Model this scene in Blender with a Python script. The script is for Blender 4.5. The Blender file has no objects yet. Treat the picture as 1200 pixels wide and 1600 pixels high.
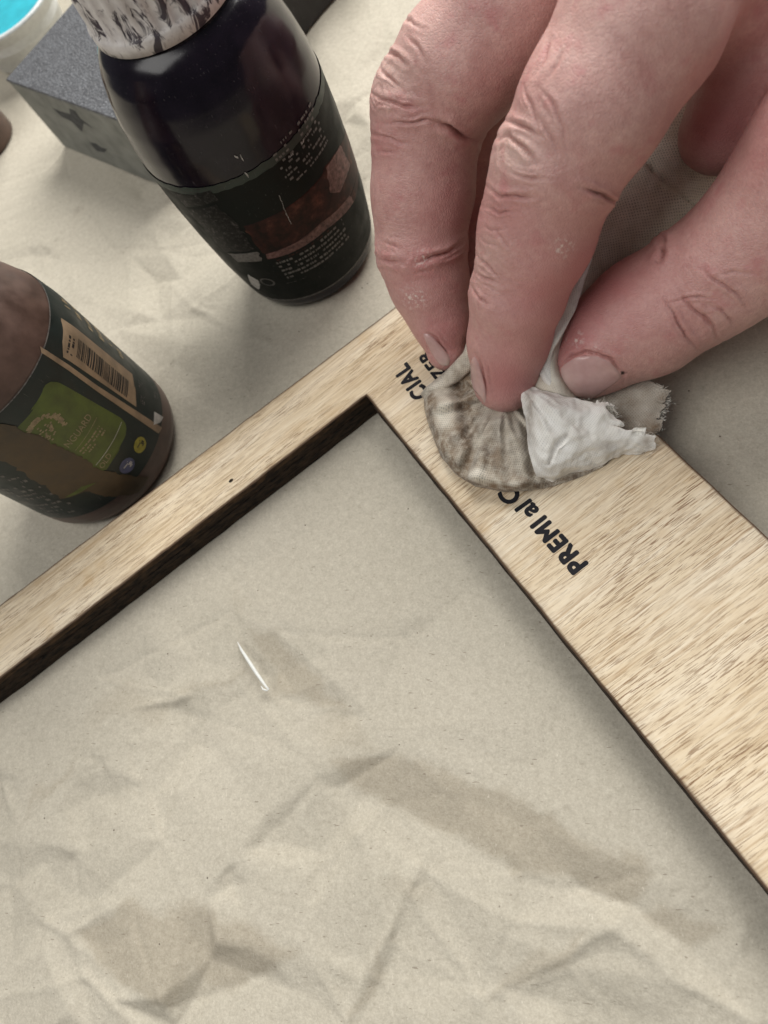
import bpy, math, random
import numpy as np
from mathutils import Matrix, Vector
from mathutils.bvhtree import BVHTree

# ------------------------------------------------------------------ camera, world, lights
sc = bpy.context.scene
col = sc.collection
S = 0.001                                    # all builders work in millimetres
F_PX, NADIR, CAM_H = 1125.0, (985.0, 1258.0), 140.0   # photo 1200 x 1600: focal length, image point straight below the lens, lens height

_n = np.array([NADIR[0] - 600.0, -(NADIR[1] - 800.0), -F_PX]); _n /= np.linalg.norm(_n)
_Z = -_n
_X = np.array([1.0, 0, 0]); _X -= _Z * _X.dot(_Z); _X /= np.linalg.norm(_X)
_Y = np.cross(_Z, _X)
ROT = np.array([_X, _Y, _Z])
CAMP = np.array([0.0, 0.0, CAM_H])

cam_d = bpy.data.cameras.new('camera')
cam = bpy.data.objects.new('camera', cam_d); col.objects.link(cam)
cam_d.sensor_fit = 'VERTICAL'; cam_d.sensor_height = 36.0
cam_d.lens = 36.0 * F_PX / 1600.0
cam_d.clip_start = 0.005; cam_d.clip_end = 20.0
cam.matrix_world = Matrix([[*ROT[0], 0], [*ROT[1], 0], [*ROT[2], CAM_H * S], [0, 0, 0, 1]])
cam_d.dof.use_dof = True; cam_d.dof.focus_distance = 0.136; cam_d.dof.aperture_fstop = 22.0
sc.camera = cam

world = bpy.data.worlds.new('World'); sc.world = world; world.use_nodes = True
world.node_tree.nodes['Background'].inputs['Color'].default_value = (0.86, 0.93, 1.0, 1)
world.node_tree.nodes['Background'].inputs['Strength'].default_value = 0.10

def area(name, loc, target, size, power, color):
    d = bpy.data.lights.new(name, 'AREA'); d.shape = 'SQUARE'; d.size = size; d.energy = power; d.color = color
    o = bpy.data.objects.new(name, d); col.objects.link(o)
    o.location = loc
    o.rotation_euler = (Vector(target) - Vector(loc)).to_track_quat('-Z', 'Y').to_euler()
    return o
area('window_light', (0.20, 0.84, 0.68), (0, 0.10, 0), 0.85, 19.5, (1.0, 0.985, 0.935))
area('ceiling_light', (-0.60, -0.30, 1.20), (0, 0.08, 0), 0.9, 10.0, (1.0, 0.985, 0.95))

vs = sc.view_settings
vs.view_transform = 'Standard'; vs.look = 'None'; vs.exposure = 0.0; vs.gamma = 1.0; vs.use_curve_mapping = False
sc.render.engine = 'CYCLES'
sc.cycles.use_denoising = True
sc.cycles.max_bounces = 4
sc.cycles.use_adaptive_sampling = True; sc.cycles.adaptive_threshold = 0.015

rng = np.random.default_rng(7)
random.seed(7)

# ------------------------------------------------------------------ geometry helpers
def rays(px):
    px = np.atleast_2d(np.asarray(px, float))
    v = np.stack([px[:, 0] - 600, 800 - px[:, 1], np.full(len(px), -F_PX)], 1)
    return v @ ROT.T
def at(px, py, h=0.0):                       # the point at height h that the photo shows at (px, py)
    d = rays([(px, py)])[0]
    return CAMP + d * ((h - CAM_H) / d[2])
def ats(a):
    a = np.asarray(a, float); d = rays(a[:, :2])
    return CAMP + d * ((a[:, 2] - CAM_H) / d[:, 2])[:, None]
def proj(P):
    q = (np.asarray(P, float) - CAMP) @ ROT
    return np.stack([600 + F_PX * q[:, 0] / -q[:, 2], 800 - F_PX * q[:, 1] / -q[:, 2]], 1)

def mk(name, V, Fc, mat, parent=None, smooth=True, uv=None, attrs=None, org=(0, 0, 0)):
    """one mesh object; V in millimetres, world coordinates; org = world position of the object's origin"""
    base = np.array(parent['org_mm']) if parent is not None else np.asarray(org, float)
    me = bpy.data.meshes.new(name)
    V = (np.asarray(V, float) - base) * S
    if isinstance(Fc, np.ndarray):
        k = Fc.shape[1]
        me.vertices.add(len(V)); me.vertices.foreach_set('co', V.astype(np.float32).ravel())
        me.loops.add(Fc.size); me.loops.foreach_set('vertex_index', Fc.astype(np.int32).ravel())
        me.polygons.add(len(Fc)); me.polygons.foreach_set('loop_start', np.arange(0, Fc.size, k, dtype=np.int32))
        me.update(calc_edges=True); me.validate()
    else:
        me.from_pydata([tuple(v) for v in V], [], [tuple(f) for f in Fc]); me.update()
    if uv is not None:
        L = me.uv_layers.new(name='uv'); idx = np.zeros(len(me.loops), np.int32); me.loops.foreach_get('vertex_index', idx)
        L.data.foreach_set('uv', np.asarray(uv, np.float32)[idx].ravel())
    for k, a in (attrs or {}).items():
        at_ = me.attributes.new(k, 'FLOAT', 'POINT'); at_.data.foreach_set('value', np.asarray(a, np.float32))
    if smooth: me.polygons.foreach_set('use_smooth', np.ones(len(me.polygons), bool))
    for m in (mat if isinstance(mat, (list, tuple)) else [mat]): me.materials.append(m)
    o = bpy.data.objects.new(name, me); col.objects.link(o)
    o['org_mm'] = [float(x) for x in base]
    if parent is not None: o.parent = parent
    else: o.location = tuple(base * S)
    return o
def empty(name, org):
    o = bpy.data.objects.new(name, None); col.objects.link(o)
    o.empty_display_size = 0.01; o.location = tuple(np.asarray(org, float) * S); o['org_mm'] = [float(x) for x in org]
    return o
def tag(o, label, cat, group=None):
    o['label'] = label; o['category'] = cat
    if group: o['group'] = group
    return o
def grid_faces(nu, nv, wrap_u=False):
    i, j = np.meshgrid(np.arange(nu if wrap_u else nu - 1), np.arange(nv - 1), indexing='ij')
    a = i * nv + j; b = ((i + 1) % nu) * nv + j
    return np.stack([a, b, b + 1, a + 1], -1).reshape(-1, 4)
def poly_dist(P, line):                      # distance of 2-D points to a polyline
    P = np.asarray(P, float); best = np.full(len(P), 1e9); line = np.asarray(line, float)
    for a, b in zip(line[:-1], line[1:]):
        ab = b - a; t = np.clip(((P - a) @ ab) / max(ab @ ab, 1e-9), 0, 1)
        best = np.minimum(best, np.linalg.norm(P - a - t[:, None] * ab, axis=1))
    return best
def inside(P, poly):
    P = np.asarray(P, float); poly = np.asarray(poly, float); c = np.zeros(len(P), bool)
    for (x1, y1), (x2, y2) in zip(poly, np.roll(poly, -1, 0)):
        cr = ((y1 > P[:, 1]) != (y2 > P[:, 1])) & (P[:, 0] < (x2 - x1) * (P[:, 1] - y1) / (y2 - y1 + 1e-12) + x1)
        c ^= cr
    return c
def signed(P, poly):                         # positive inside
    d = poly_dist(P, np.vstack([poly, poly[0]])); return np.where(inside(P, poly), d, -d)
_tab = rng.random((64, 64, 64)).astype(np.float32)
def vnoise(P, scale):                        # value noise, -1..1
    P = np.asarray(P, float) / scale
    if P.shape[1] == 2: P = np.column_stack([P, np.zeros(len(P))])
    i = np.floor(P).astype(int); f = P - i; f = f * f * (3 - 2 * f); r = 0
    for dx in (0, 1):
        for dy in (0, 1):
            for dz in (0, 1):
                w = (f[:, 0] if dx else 1 - f[:, 0]) * (f[:, 1] if dy else 1 - f[:, 1]) * (f[:, 2] if dz else 1 - f[:, 2])
                r = r + w * _tab[(i[:, 0] + dx) % 64, (i[:, 1] + dy) % 64, (i[:, 2] + dz) % 64]
    return r * 2 - 1
def fbm(P, scale, o=3):
    return sum(vnoise(np.asarray(P) + 13.7 * k, scale / 2 ** k) / 2 ** k for k in range(o))
def smooth(e0, e1, x):
    t = np.clip((x - e0) / (e1 - e0), 0, 1); return t * t * (3 - 2 * t)

# ------------------------------------------------------------------ material helpers
class Mt:
    def __init__(s, name):
        s.m = bpy.data.materials.new(name); s.m.use_nodes = True; s.nt = s.m.node_tree
        s.b = s.nt.nodes['Principled BSDF']
    def set(s, node, key, v):
        i = node.inputs[key]
        if hasattr(v, 'is_output'): s.nt.links.new(v, i)
        elif isinstance(v, (tuple, list)) and len(v) == 3 and i.type == 'RGBA': i.default_value = (*v, 1)
        else: i.default_value = v
    def n(s, t, ins=(), out=0, **props):
        nd = s.nt.nodes.new('ShaderNode' + t)
        for k, v in props.items(): setattr(nd, k, v)
        for k, v in dict(ins).items(): s.set(nd, k, v)
        return nd.outputs[out]
    def co(s, scale=(1000, 1000, 1000), rot=(0, 0, 0), kind='Object'):
        return s.n('Mapping', {0: s.n('TexCoord', out=kind), 'Scale': scale, 'Rotation': rot})
    def map(s, v, scale=(1, 1, 1), rot=(0, 0, 0)): return s.n('Mapping', {0: v, 'Scale': scale, 'Rotation': rot})
    def noise(s, v, scale, detail=3, rough=.55, dist=0): return s.n('TexNoise', {'Vector': v, 'Scale': scale, 'Detail': detail, 'Roughness': rough, 'Distortion': dist})
    def voro(s, v, scale, feature='F1'): return s.n('TexVoronoi', {'Vector': v, 'Scale': scale}, feature=feature)
    def ramp(s, f, stops, interp='LINEAR'):
        nd = s.nt.nodes.new('ShaderNodeValToRGB'); nd.color_ramp.interpolation = interp; s.set(nd, 0, f)
        e = nd.color_ramp.elements
        while len(e) < len(stops): e.new(0.5)
        for el, (p, c) in zip(e, stops):
            el.position = p; el.color = (*c, 1) if isinstance(c, tuple) else (c, c, c, 1)
        return nd.outputs[0]
    def mix(s, f, a, b, mode='MIX'):
        nd = s.nt.nodes.new('ShaderNodeMix'); nd.data_type = 'RGBA'; nd.blend_type = mode
        s.set(nd, 0, f); s.set(nd, 6, a); s.set(nd, 7, b); return nd.outputs[2]
    def math(s, op, a, b=0.0):
        nd = s.nt.nodes.new('ShaderNodeMath'); nd.operation = op; s.set(nd, 0, a); s.set(nd, 1, b); return nd.outputs[0]
    def attr(s, name): return s.n('Attribute', out='Fac', attribute_name=name)
    def bump(s, h, dist, strength=1.0, normal=None):
        ins = {'Height': h, 'Distance': dist * S, 'Strength': strength}
        if normal is not None: ins['Normal'] = normal
        return s.n('Bump', ins)
    def fin(s, color, rough=.5, normal=None, **kw):
        s.set(s.b, 'Base Color', color); s.set(s.b, 'Roughness', rough)
        if normal is not None: s.set(s.b, 'Normal', normal)
        for k, v in kw.items(): s.set(s.b, k.replace('_', ' '), v)
        return s.m

def m_plain(name, color, rough=.5, var=.25, scale=.6, **kw):
    m = Mt(name); c = m.co(); f = m.noise(c, scale, 4)
    d = tuple(x * (1 - var) for x in color); l = tuple(min(1, x * (1 + var)) for x in color)
    return m.fin(m.ramp(f, [(.3, d), (.7, l)]), rough, m.bump(m.noise(c, 4), .02, .5), **kw)

def m_paper():
    m = Mt('kraft_paper'); c = m.co()
    broad = m.noise(c, .03, 4)
    fib = m.noise(c, .75, 6, .78)
    fib2 = m.noise(m.n('VectorMath', {0: c, 1: (31, 17, 5)}, operation='ADD'), 2.4, 4, .7)
    base = m.ramp(broad, [(.3, (.43, .385, .31)), (.7, (.495, .445, .37))])
    base = m.mix(.42, base, m.ramp(fib, [(.3, (.30, .26, .20)), (.7, (.72, .665, .555))]))
    base = m.mix(.32, base, m.ramp(fib2, [(.3, (.32, .285, .22)), (.7, (.69, .65, .55))]))
    st = m.attr('shade_stain')  # painted shade of the folds and some brown staining, darkens the base colour
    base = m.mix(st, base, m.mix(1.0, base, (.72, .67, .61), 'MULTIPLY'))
    fl = m.ramp(m.noise(m.map(c, (.6, 2.2, 1), (0, 0, 1.1)), .9, 1), [(.735, 0.0), (.765, 1.0)])
    base = m.mix(m.math('MULTIPLY', fl, .55), base, (.20, .16, .12))
    fl2 = m.ramp(m.noise(m.map(c, (2.6, .8, 1), (0, 0, .35)), .9, 1), [(.74, 0.0), (.775, 1.0)])
    base = m.mix(m.math('MULTIPLY', fl2, .35), base, (.78, .72, .62))
    sp = m.ramp(m.voro(c, .22), [(.035, 1.0), (.05, 0.0)])
    base = m.mix(m.math('MULTIPLY', sp, m.ramp(m.noise(c, .11, 0), [(.52, 0.0), (.56, .85)])), base, (.10, .075, .055))
    h = m.math('ADD', m.noise(c, .9, 5, .65), m.math('MULTIPLY', fib, .6))
    nrm = m.bump(h, .2, .7)
    return m.fin(base, .72, nrm, Specular_IOR_Level=.3)

def m_wood(ang):
    m = Mt('birch_ply_face'); c = m.co((1000, 1000, 1000), (0, 0, -ang))
    wob = m.noise(c, .05, 2)
    cx = m.n('VectorMath', {0: c, 1: m.n('CombineXYZ', {'Y': m.math('MULTIPLY', wob, .7)})}, operation='ADD')
    broad = m.noise(m.map(cx, (.012, .16, 1)), 1.0, 3)
    streak = m.noise(m.map(cx, (.10, 1.6, 1)), 1.0, 4, .65)
    pore = m.noise(m.map(cx, (.22, 4.6, 1)), 1.0, 2, .5)
    pore2 = m.noise(m.map(cx, (.30, 6.2, 3)), 1.0, 2, .5)
    pore3 = m.noise(m.map(cx, (.05, 1.7, 7)), 1.0, 2, .5)
    base = m.ramp(broad, [(.32, (.60, .465, .295)), (.5, (.74, .61, .435)), (.68, (.85, .75, .60))])
    base = m.mix(.40, base, m.ramp(streak, [(.30, (.42, .28, .16)), (.5, (.74, .60, .42)), (.7, (.90, .80, .65))]))
    dens = m.ramp(m.noise(m.map(cx, (.03, .12, 1)), 1.0, 2), [(.35, .10), (.68, 1.0)])
    p1 = m.ramp(pore, [(.57, 0.0), (.62, 1.0)])
    p2 = m.ramp(pore2, [(.60, 0.0), (.65, 1.0)])
    p3 = m.ramp(pore3, [(.56, 0.0), (.70, 1.0)])
    base = m.mix(m.math('MULTIPLY', p1, m.math('MULTIPLY', dens, 1.0)), base, (.24, .135, .07))
    base = m.mix(m.math('MULTIPLY', p2, m.math('MULTIPLY', dens, .75)), base, (.30, .18, .09))
    base = m.mix(m.math('MULTIPLY', p3, .55), base, (.46, .31, .175))
    blot = m.ramp(m.noise(c, .09, 3), [(.60, 0.0), (.72, .35)])
    base = m.mix(blot, base, (.60, .40, .19))
    base = m.mix(m.math('MULTIPLY', m.attr('scorch'), 1.0), base, (.10, .055, .03))
    h = m.math('SUBTRACT', m.math('MULTIPLY', streak, .35), m.math('ADD', p1, p2))
    return m.fin(base, .58, m.bump(h, .05, .5), Specular_IOR_Level=.35)

def m_char(name, dark, light):
    m = Mt(name); c = m.co()
    f = m.noise(m.map(c, (.5, .5, 1.6)), .8, 4, .6)
    return m.fin(m.ramp(f, [(.35, dark), (.75, light)]), .75, m.bump(m.noise(c, 1.5, 3), .06, .5), Specular_IOR_Level=.25)

def m_cloth(name, light, weave=1.0, grey=(.62, .56, .47)):
    m = Mt(name)
    uv = m.n('TexCoord', out='UV')
    sx = m.n('SeparateXYZ', {0: uv}); nd = sx.node
    jit = m.noise(m.n('TexCoord', out='UV'), .9, 2)
    u = m.math('SINE', m.math('MULTIPLY', m.math('ADD', nd.outputs[0], m.math('MULTIPLY', jit, .25)), 2 * math.pi / .66))
    v = m.math('SINE', m.math('MULTIPLY', m.math('ADD', nd.outputs[1], m.math('MULTIPLY', jit, .25)), 2 * math.pi / .60))
    w = m.math('MULTIPLY', u, v)
    c = m.co()
    wob = m.noise(c, .35, 4)
    hole = m.ramp(m.math('ADD', m.math('MULTIPLY', w, .5), .5), [(.0, .45), (.5, 1.0)])
    base = m.ramp(wob, [(.3, grey), (.65, light)])
    base = m.mix(m.math('MULTIPLY', m.ramp(m.noise(c, .5, 3), [(.35, .45), (.65, 1.0)]), .9 * weave), base, m.mix(1.0, base, hole, 'MULTIPLY'))
    d = m.math('MULTIPLY', m.attr('dirt'), m.ramp(m.noise(c, .55, 5, .65), [(.28, .30), (.58, 1.0)]))
    base = m.mix(d, base, m.ramp(m.noise(c, .3, 2), [(.35, (.19, .115, .06)), (.65, (.12, .085, .06))]))
    thread = m.ramp(w, [(.0, 0.0), (1.0, 1.0)])
    nrm = m.bump(thread, .09 * weave, .7, m.bump(m.noise(c, 1.6, 4), .10, .5))
    return m.fin(base, .9, nrm, Specular_IOR_Level=.15, Sheen_Weight=.15)

def m_skin():
    m = Mt('skin'); c = m.co()
    n1 = m.noise(c, .10, 4, .6); n2 = m.noise(c, .45, 4, .65)
    base = m.ramp(n1, [(.3, (.54, .29, .265)), (.52, (.62, .37, .335)), (.72, (.68, .435, .395))])
    base = m.mix(.5, base, m.ramp(n2, [(.3, (.48, .24, .225)), (.7, (.68, .44, .40))]))
    base = m.mix(.5, base, m.mix(1.0, base, m.ramp(m.noise(c, 1.3, 4, .7), [(.3, (.80, .70, .70)), (.7, (1.14, 1.12, 1.10))]), 'MULTIPLY'))
    base = m.mix(m.attr('red'), base, (.52, .215, .21))
    base = m.mix(m.attr('pale'), base, (.66, .455, .40))
    base = m.mix(m.ramp(m.noise(c, .22, 3, .6), [(.56, 0.0), (.72, .55)]), base, (.52, .20, .20))
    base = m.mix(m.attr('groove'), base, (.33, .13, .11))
    dry = m.math('MULTIPLY', m.attr('dry'), m.ramp(m.noise(c, 1.5, 3), [(.52, 0.0), (.64, 1.0)]))
    base = m.mix(dry, base, (.80, .68, .62))
    base = m.mix(m.attr('spot'), base, (.03, .012, .012))
    cell = m.n('TexVoronoi', {'Vector': m.map(c, (1, 1, 1)), 'Scale': 1.5}, feature='DISTANCE_TO_EDGE')
    cell2 = m.n('TexVoronoi', {'Vector': c, 'Scale': 3.2}, feature='DISTANCE_TO_EDGE')
    h = m.math('ADD', m.ramp(cell, [(0, 0.0), (.22, 1.0)]), m.math('MULTIPLY', m.ramp(cell2, [(0, 0.0), (.3, 1.0)]), .6))
    nrm = m.bump(h, .055, .65, m.bump(m.noise(c, .8, 4), .06, .5))
    ro = m.ramp(n2, [(.3, .35), (.7, .48)])
    return m.fin(base, ro, nrm, Specular_IOR_Level=.4, Subsurface_Weight=.12, Subsurface_Radius=(1.0, .35, .2), Subsurface_Scale=1.3 * S)

MAT = {}
MAT['paper'] = m_paper()
d1 = at(572, 618, 8.2) - at(0, 1060, 8.2)
GRAIN = math.atan2(d1[1], d1[0])
MAT['wood'] = m_wood(GRAIN)
MAT['char'] = m_char('charred_edge', (.006, .0045, .004), (.07, .042, .024))
MAT['char_brown'] = m_char('scorched_edge', (.018, .010, .006), (.12, .065, .03))
MAT['ink'] = m_char('burnt_lettering', (.008, .008, .012), (.022, .02, .024))
MAT['cloth'] = m_cloth('rag_cotton', (.84, .785, .68), 1.15, (.70, .63, .52))
MAT['cloth_white'] = m_cloth('rag_fluffy_white', (.95, .93, .89), .5, (.88, .85, .79))
MAT['cloth_grey'] = m_cloth('rag_grey', (.60, .55, .48), .9, (.48, .43, .36))
MAT['fiber'] = m_plain('cotton_fiber', (.86, .83, .76), .9, .1)
MAT['skin'] = m_skin()
def m_nail():
    m = Mt('nail'); c = m.co(); n = m.noise(m.map(c, (1, 1, 1)), .5, 3)
    b = m.ramp(n, [(.3, (.52, .315, .295)), (.7, (.60, .38, .36))])
    b = m.mix(m.attr('tip'), b, (.72, .60, .53))
    return m.fin(b, .24, m.bump(n, .03, .4), Specular_IOR_Level=.5, Subsurface_Weight=.15, Subsurface_Radius=(1, .4, .3), Subsurface_Scale=.8 * S)
MAT['nail'] = m_nail()

# ------------------------------------------------------------------ the paper on the table
T = 8.2                                      # thickness of the plywood frame
def build_paper():
    fine = np.arange(-165, 130.01, .56); ys = np.arange(-65, 225.01, .56)
    far = lambda a, lo, hi: np.concatenate([np.linspace(lo, a[0] - 6, 24), a, np.linspace(a[-1] + 6, hi, 24)])
    xs = far(fine, -700, 700); ys = far(ys, -600, 800)
    X, Y = np.meshgrid(xs, ys, indexing='ij'); P = np.column_stack([X.ravel(), Y.ravel()])
    g = lambda px, py, r: np.exp(-((P - at(px, py)[:2]) ** 2).sum(1) / (r * r))
    mask = .16 + .9 * g(110, 1290, 34) + .75 * g(260, 1480, 32) + .5 * g(600, 1500, 26) + .65 * g(980, 1500, 30) + .8 * g(30, 960, 26) \
        + .85 * g(330, 340, 42) + .7 * g(540, 60, 36) + .9 * g(40, 330, 34) + .5 * g(420, 1060, 20)
    mask = np.minimum(mask, 1.1)
    # crumple: flat facets between folds, from triangulated fold points (photo x, y, height in mm)
    folds = [[(480, 1185, .2), (505, 1190, .5), (630, 1172, .55), (740, 1222, .55), (860, 1268, .55), (1025, 1362, .5), (1148, 1440, .4)],
             [(500, 1225, -.3), (530, 1232, -.6), (610, 1258, -.7), (700, 1305, -.75), (800, 1368, -.75), (900, 1390, -.7), (985, 1415, -.6), (1090, 1492, -.5)],
             [(560, 1300, .1), (680, 1370, .15), (800, 1440, .1), (955, 1450, .5)], [(955, 1450, .5), (985, 1415, -.6)],
             [(105, 1455, .6), (200, 1408, .7), (310, 1412, .7), (390, 1440, .6), (472, 1476, .4), (560, 1500, .1)],
             [(105, 1455, .6), (150, 1510, .1), (190, 1560, -.8), (250, 1582, -.8), (350, 1552, -.7), (420, 1520, -.35), (472, 1476, .4)],
             [(60, 1440, .0), (130, 1530, -.1), (215, 1610, -.2)], [(372, 985, .35), (435, 985, .35), (520, 1060, .35), (580, 1120, .3), (630, 1172, .55)],
             [(372, 985, .35), (400, 1045, -.4), (430, 1085, -.5), (480, 1098, -.5), (540, 1112, -.45), (505, 1190, .5)],
             [(30, 1292, .5), (80, 1215, .75), (132, 1148, .8)], [(46, 1288, -.1), (96, 1222, 0), (130, 1180, .1)], [(132, 1148, .8), (165, 1188, .6), (200, 1160, .25)],
             [(165, 1188, .6), (190, 1250, -.15), (250, 1302, .2), (215, 1220, .4)], [(0, 1230, .1), (38, 1300, .5), (28, 1385, .4), (60, 1440, .0)], [(110, 1330, -.1), (120, 1420, .3)],
             [(755, 1562, .15), (850, 1507, .25), (955, 1450, .35)], [(795, 1566, -.1), (895, 1512, -.08), (968, 1476, -.05)], [(955, 1450, .5), (1080, 1540, .3), (1180, 1600, .4)],
             [(540, 1598, .35), (565, 1540, .35), (606, 1458, .35)], [(562, 1598, -.25), (588, 1535, -.25), (612, 1475, -.15)], [(606, 1458, .35), (640, 1400, .1), (705, 1240, .1)],
             [(370, 890, .1), (362, 960, .4), (372, 985, .35)], [(150, 1060, .2), (200, 1110, .5), (290, 1090, .4), (372, 1050, .2)], [(265, 1105, -.1), (310, 1120, -.2), (380, 1080, -.25)],
             [(0, 870, .4), (40, 905, .9), (30, 965, .2)], [(5, 830, .1), (90, 880, .5), (160, 850, .2)],
             [(5, 405, .6), (60, 345, .9), (115, 290, .9), (190, 235, .6)], [(40, 420, -.2), (75, 392, -.3), (118, 330, -.3), (215, 290, -.1)], [(0, 330, .2), (50, 300, .7), (100, 232, .3)],
             [(125, 315, .5), (170, 382, -.5), (250, 387, -.55), (330, 370, .0)], [(140, 312, .6), (240, 340, .5), (310, 345, .2)], [(60, 380, .4), (70, 430, -.2)],
             [(470, 60, -.2), (520, 92, .5), (570, 55, .9), (640, -20, .4)], [(520, 92, .5), (548, 150, .9), (590, 220, .3)], [(540, 30, -.1), (580, 10, .3)],
             [(270, 560, .1), (265, 440, .5), (300, 400, .2)], [(300, 480, .2), (420, 540, .5), (520, 530, .2)], [(400, 480, .1), (450, 560, .6), (470, 620, .2)]]
    pts = []; hs = []; edges = []
    for f in folds:
        for k, (x, y, z) in enumerate(f):
            q = at(x, y)[:2]; m = [i for i, p in enumerate(pts) if np.linalg.norm(p - q) < .3]
            if m: idx = m[0]
            else: idx = len(pts); pts.append(q); hs.append(z * 1.15)
            if k: edges.append((prev, idx))
            prev = idx
    def gm(P2):
        return np.minimum(2.2, .36 + 2.1 * sum(k * np.exp(-((P2 - at(x, y)[:2]) ** 2).sum(1) / (r * r)) for x, y, r, k in
               ((110, 1290, 34, .9), (260, 1480, 32, .75), (600, 1500, 26, .5), (980, 1500, 30, .65), (30, 960, 26, .8), (330, 340, 42, .85), (540, 60, 36, .7), (40, 330, 34, .9), (420, 1060, 20, .5))))
    from mathutils.geometry import delaunay_2d_cdt
    ridges = []
    def tin(pts, hs, edges, n, gap, amp, keep=False):
        pts = list(pts); hs = list(hs); R2 = rng.uniform((-230, -130), (200, 290), (n, 2)); mk_ = gm(R2)
        arr = np.array(pts) if pts else np.zeros((0, 2))
        for p, k in zip(R2, mk_):
            if len(arr) and np.min(((arr - p) ** 2).sum(1)) < gap * gap: continue
            arr = np.vstack([arr, p]); hs.append(rng.normal(0, amp) * k)
        v, e, f, ov, oe, of = delaunay_2d_cdt([Vector(p) for p in arr], edges, [], 0, 1e-4)
        hv = np.array([hs[o[0]] if o else np.nan for o in ov]); v = np.array([q[:] for q in v])
        for i in np.where(np.isnan(hv))[0]: hv[i] = hv[np.nanargmin(((v - v[i]) ** 2).sum(1) + np.where(np.isnan(hv), 1e9, 0))]
        if keep:
            em = gm(np.array([(v[a] + v[b]) / 2 for a, b in e]))
            for (a, b), k in zip(e, em):
                if k > .6 and rng.random() < .6: ridges.append((np.array([v[a], v[b]]), rng.uniform(.25, 1.0) * rng.choice([1, 1, -1]) * min(k, 1)))
        out = np.zeros((len(xs), len(ys)))
        for t in f:
            (a, b, c) = v[list(t)]; i0, i1 = np.searchsorted(xs, [min(a[0], b[0], c[0]), max(a[0], b[0], c[0])]); j0, j1 = np.searchsorted(ys, [min(a[1], b[1], c[1]), max(a[1], b[1], c[1])])
            if i1 <= i0 or j1 <= j0: continue
            GX, GY = np.meshgrid(xs[i0:i1], ys[j0:j1], indexing='ij'); dn = (b[1] - c[1]) * (a[0] - c[0]) + (c[0] - b[0]) * (a[1] - c[1])
            w0 = ((b[1] - c[1]) * (GX - c[0]) + (c[0] - b[0]) * (GY - c[1])) / dn; w1 = ((c[1] - a[1]) * (GX - c[0]) + (a[0] - c[0]) * (GY - c[1])) / dn; w2 = 1 - w0 - w1
            m = (w0 >= -1e-6) & (w1 >= -1e-6) & (w2 >= -1e-6); z = w0 * hv[t[0]] + w1 * hv[t[1]] + w2 * hv[t[2]]
            out[i0:i1, j0:j1][m] = z[m]
        return out
    Hg = 1.4 * tin(pts, hs, edges, 520, 10.5, 1.0, True) + 1.6 * tin([], [], [], 2600, 5.0, .28)
    for _ in range(0):
        Hg[1:-1] = (Hg[:-2] + 2 * Hg[1:-1] + Hg[2:]) / 4; Hg[:, 1:-1] = (Hg[:, :-2] + 2 * Hg[:, 1:-1] + Hg[:, 2:]) / 4
    h = Hg.ravel() + fbm(P, 70, 2) * .2 * np.clip(mask + .2, 0, 1)
    creases = [([(370, 890), (362, 960), (372, 1020), (405, 1085)], .32), ([(30, 1292), (70, 1230), (132, 1150)], .75),
               ([(132, 1150), (195, 1235), (250, 1302)], .5), ([(0, 1225), (38, 1300), (28, 1385), (60, 1440)], .5),
               ([(60, 1430), (120, 1480), (190, 1560), (215, 1600)], .6), ([(190, 1560), (262, 1520), (300, 1500)], .35),
               ([(540, 1598), (565, 1540), (603, 1462), (640, 1380), (700, 1240)], .42), ([(755, 1562), (850, 1512), (955, 1450), (1100, 1405)], .3),
               ([(280, 1402), (350, 1422), (468, 1472), (540, 1530)], .45), ([(400, 1075), (470, 1120), (500, 1100)], .25),
               ([(680, 1330), (760, 1380), (960, 1440)], .3), ([(955, 1450), (1080, 1540), (1180, 1600)], .35),
               ([(150, 1060), (200, 1160), (290, 1140), (400, 1050)], .28), ([(0, 870), (40, 905), (30, 960)], .6), ([(5, 830), (90, 880), (160, 860)], .4),
               ([(10, 400), (60, 345), (115, 290), (190, 235)], .8), ([(40, 420), (75, 390), (115, 330)], .5), ([(0, 330), (50, 300), (100, 232)], .6),
               ([(125, 315), (170, 370), (250, 385), (330, 360)], .5), ([(495, 50), (540, 120), (580, 190)], .5), ([(300, 480), (420, 540), (520, 530)], .35),
               ([(460, 590), (440, 520), (400, 480)], .3), ([(520, 60), (560, 40), (600, 0)], .4), ([(250, 560), (300, 480), (370, 470)], .35)]
    for line, a in [(np.array([at(x, y)[:2] for x, y in l]), a) for l, a in creases] + ridges:
        L = line
        near = ((P > L.min(0) - 14) & (P < L.max(0) + 14)).all(1)
        Q = P[near] + np.column_stack([fbm(P[near], 9), fbm(P[near] + 50, 9)]) * .7
        d = poly_dist(Q, L)
        h[near] += a * np.exp(-(d / .75) ** 1.3) * .34
    h = h - np.quantile(h, .90)
    h = np.where(h > 0, .6 * h / (1 + h), h)
    # pressed flat where things stand on it
    flat = np.full(len(P), 1e9)
    for ln in ([(0, 1060), (572, 618), (1200, 1392)], [(0, 945), (727, 397), (1200, 840)]): flat = np.minimum(flat, poly_dist(P, [at(x, y, 8.2)[:2] for x, y in ln]))
    for x, y, r in ((487, 397, 17), (166, 703, 21)): flat = np.minimum(flat, np.maximum(0, np.linalg.norm(P - at(x, y)[:2], axis=1) - r))
    w_ = np.exp(-(flat / 4.5) ** 2); h = h * (1 - w_) - .12 * w_
    # fold shade painted into the paper colour, plus brown staining at lower left
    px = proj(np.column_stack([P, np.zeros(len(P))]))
    vis = (np.abs(px[:, 0] - 600) < 900) & (np.abs(px[:, 1] - 800) < 1100) & (P[:, 1] > -90)
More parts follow.
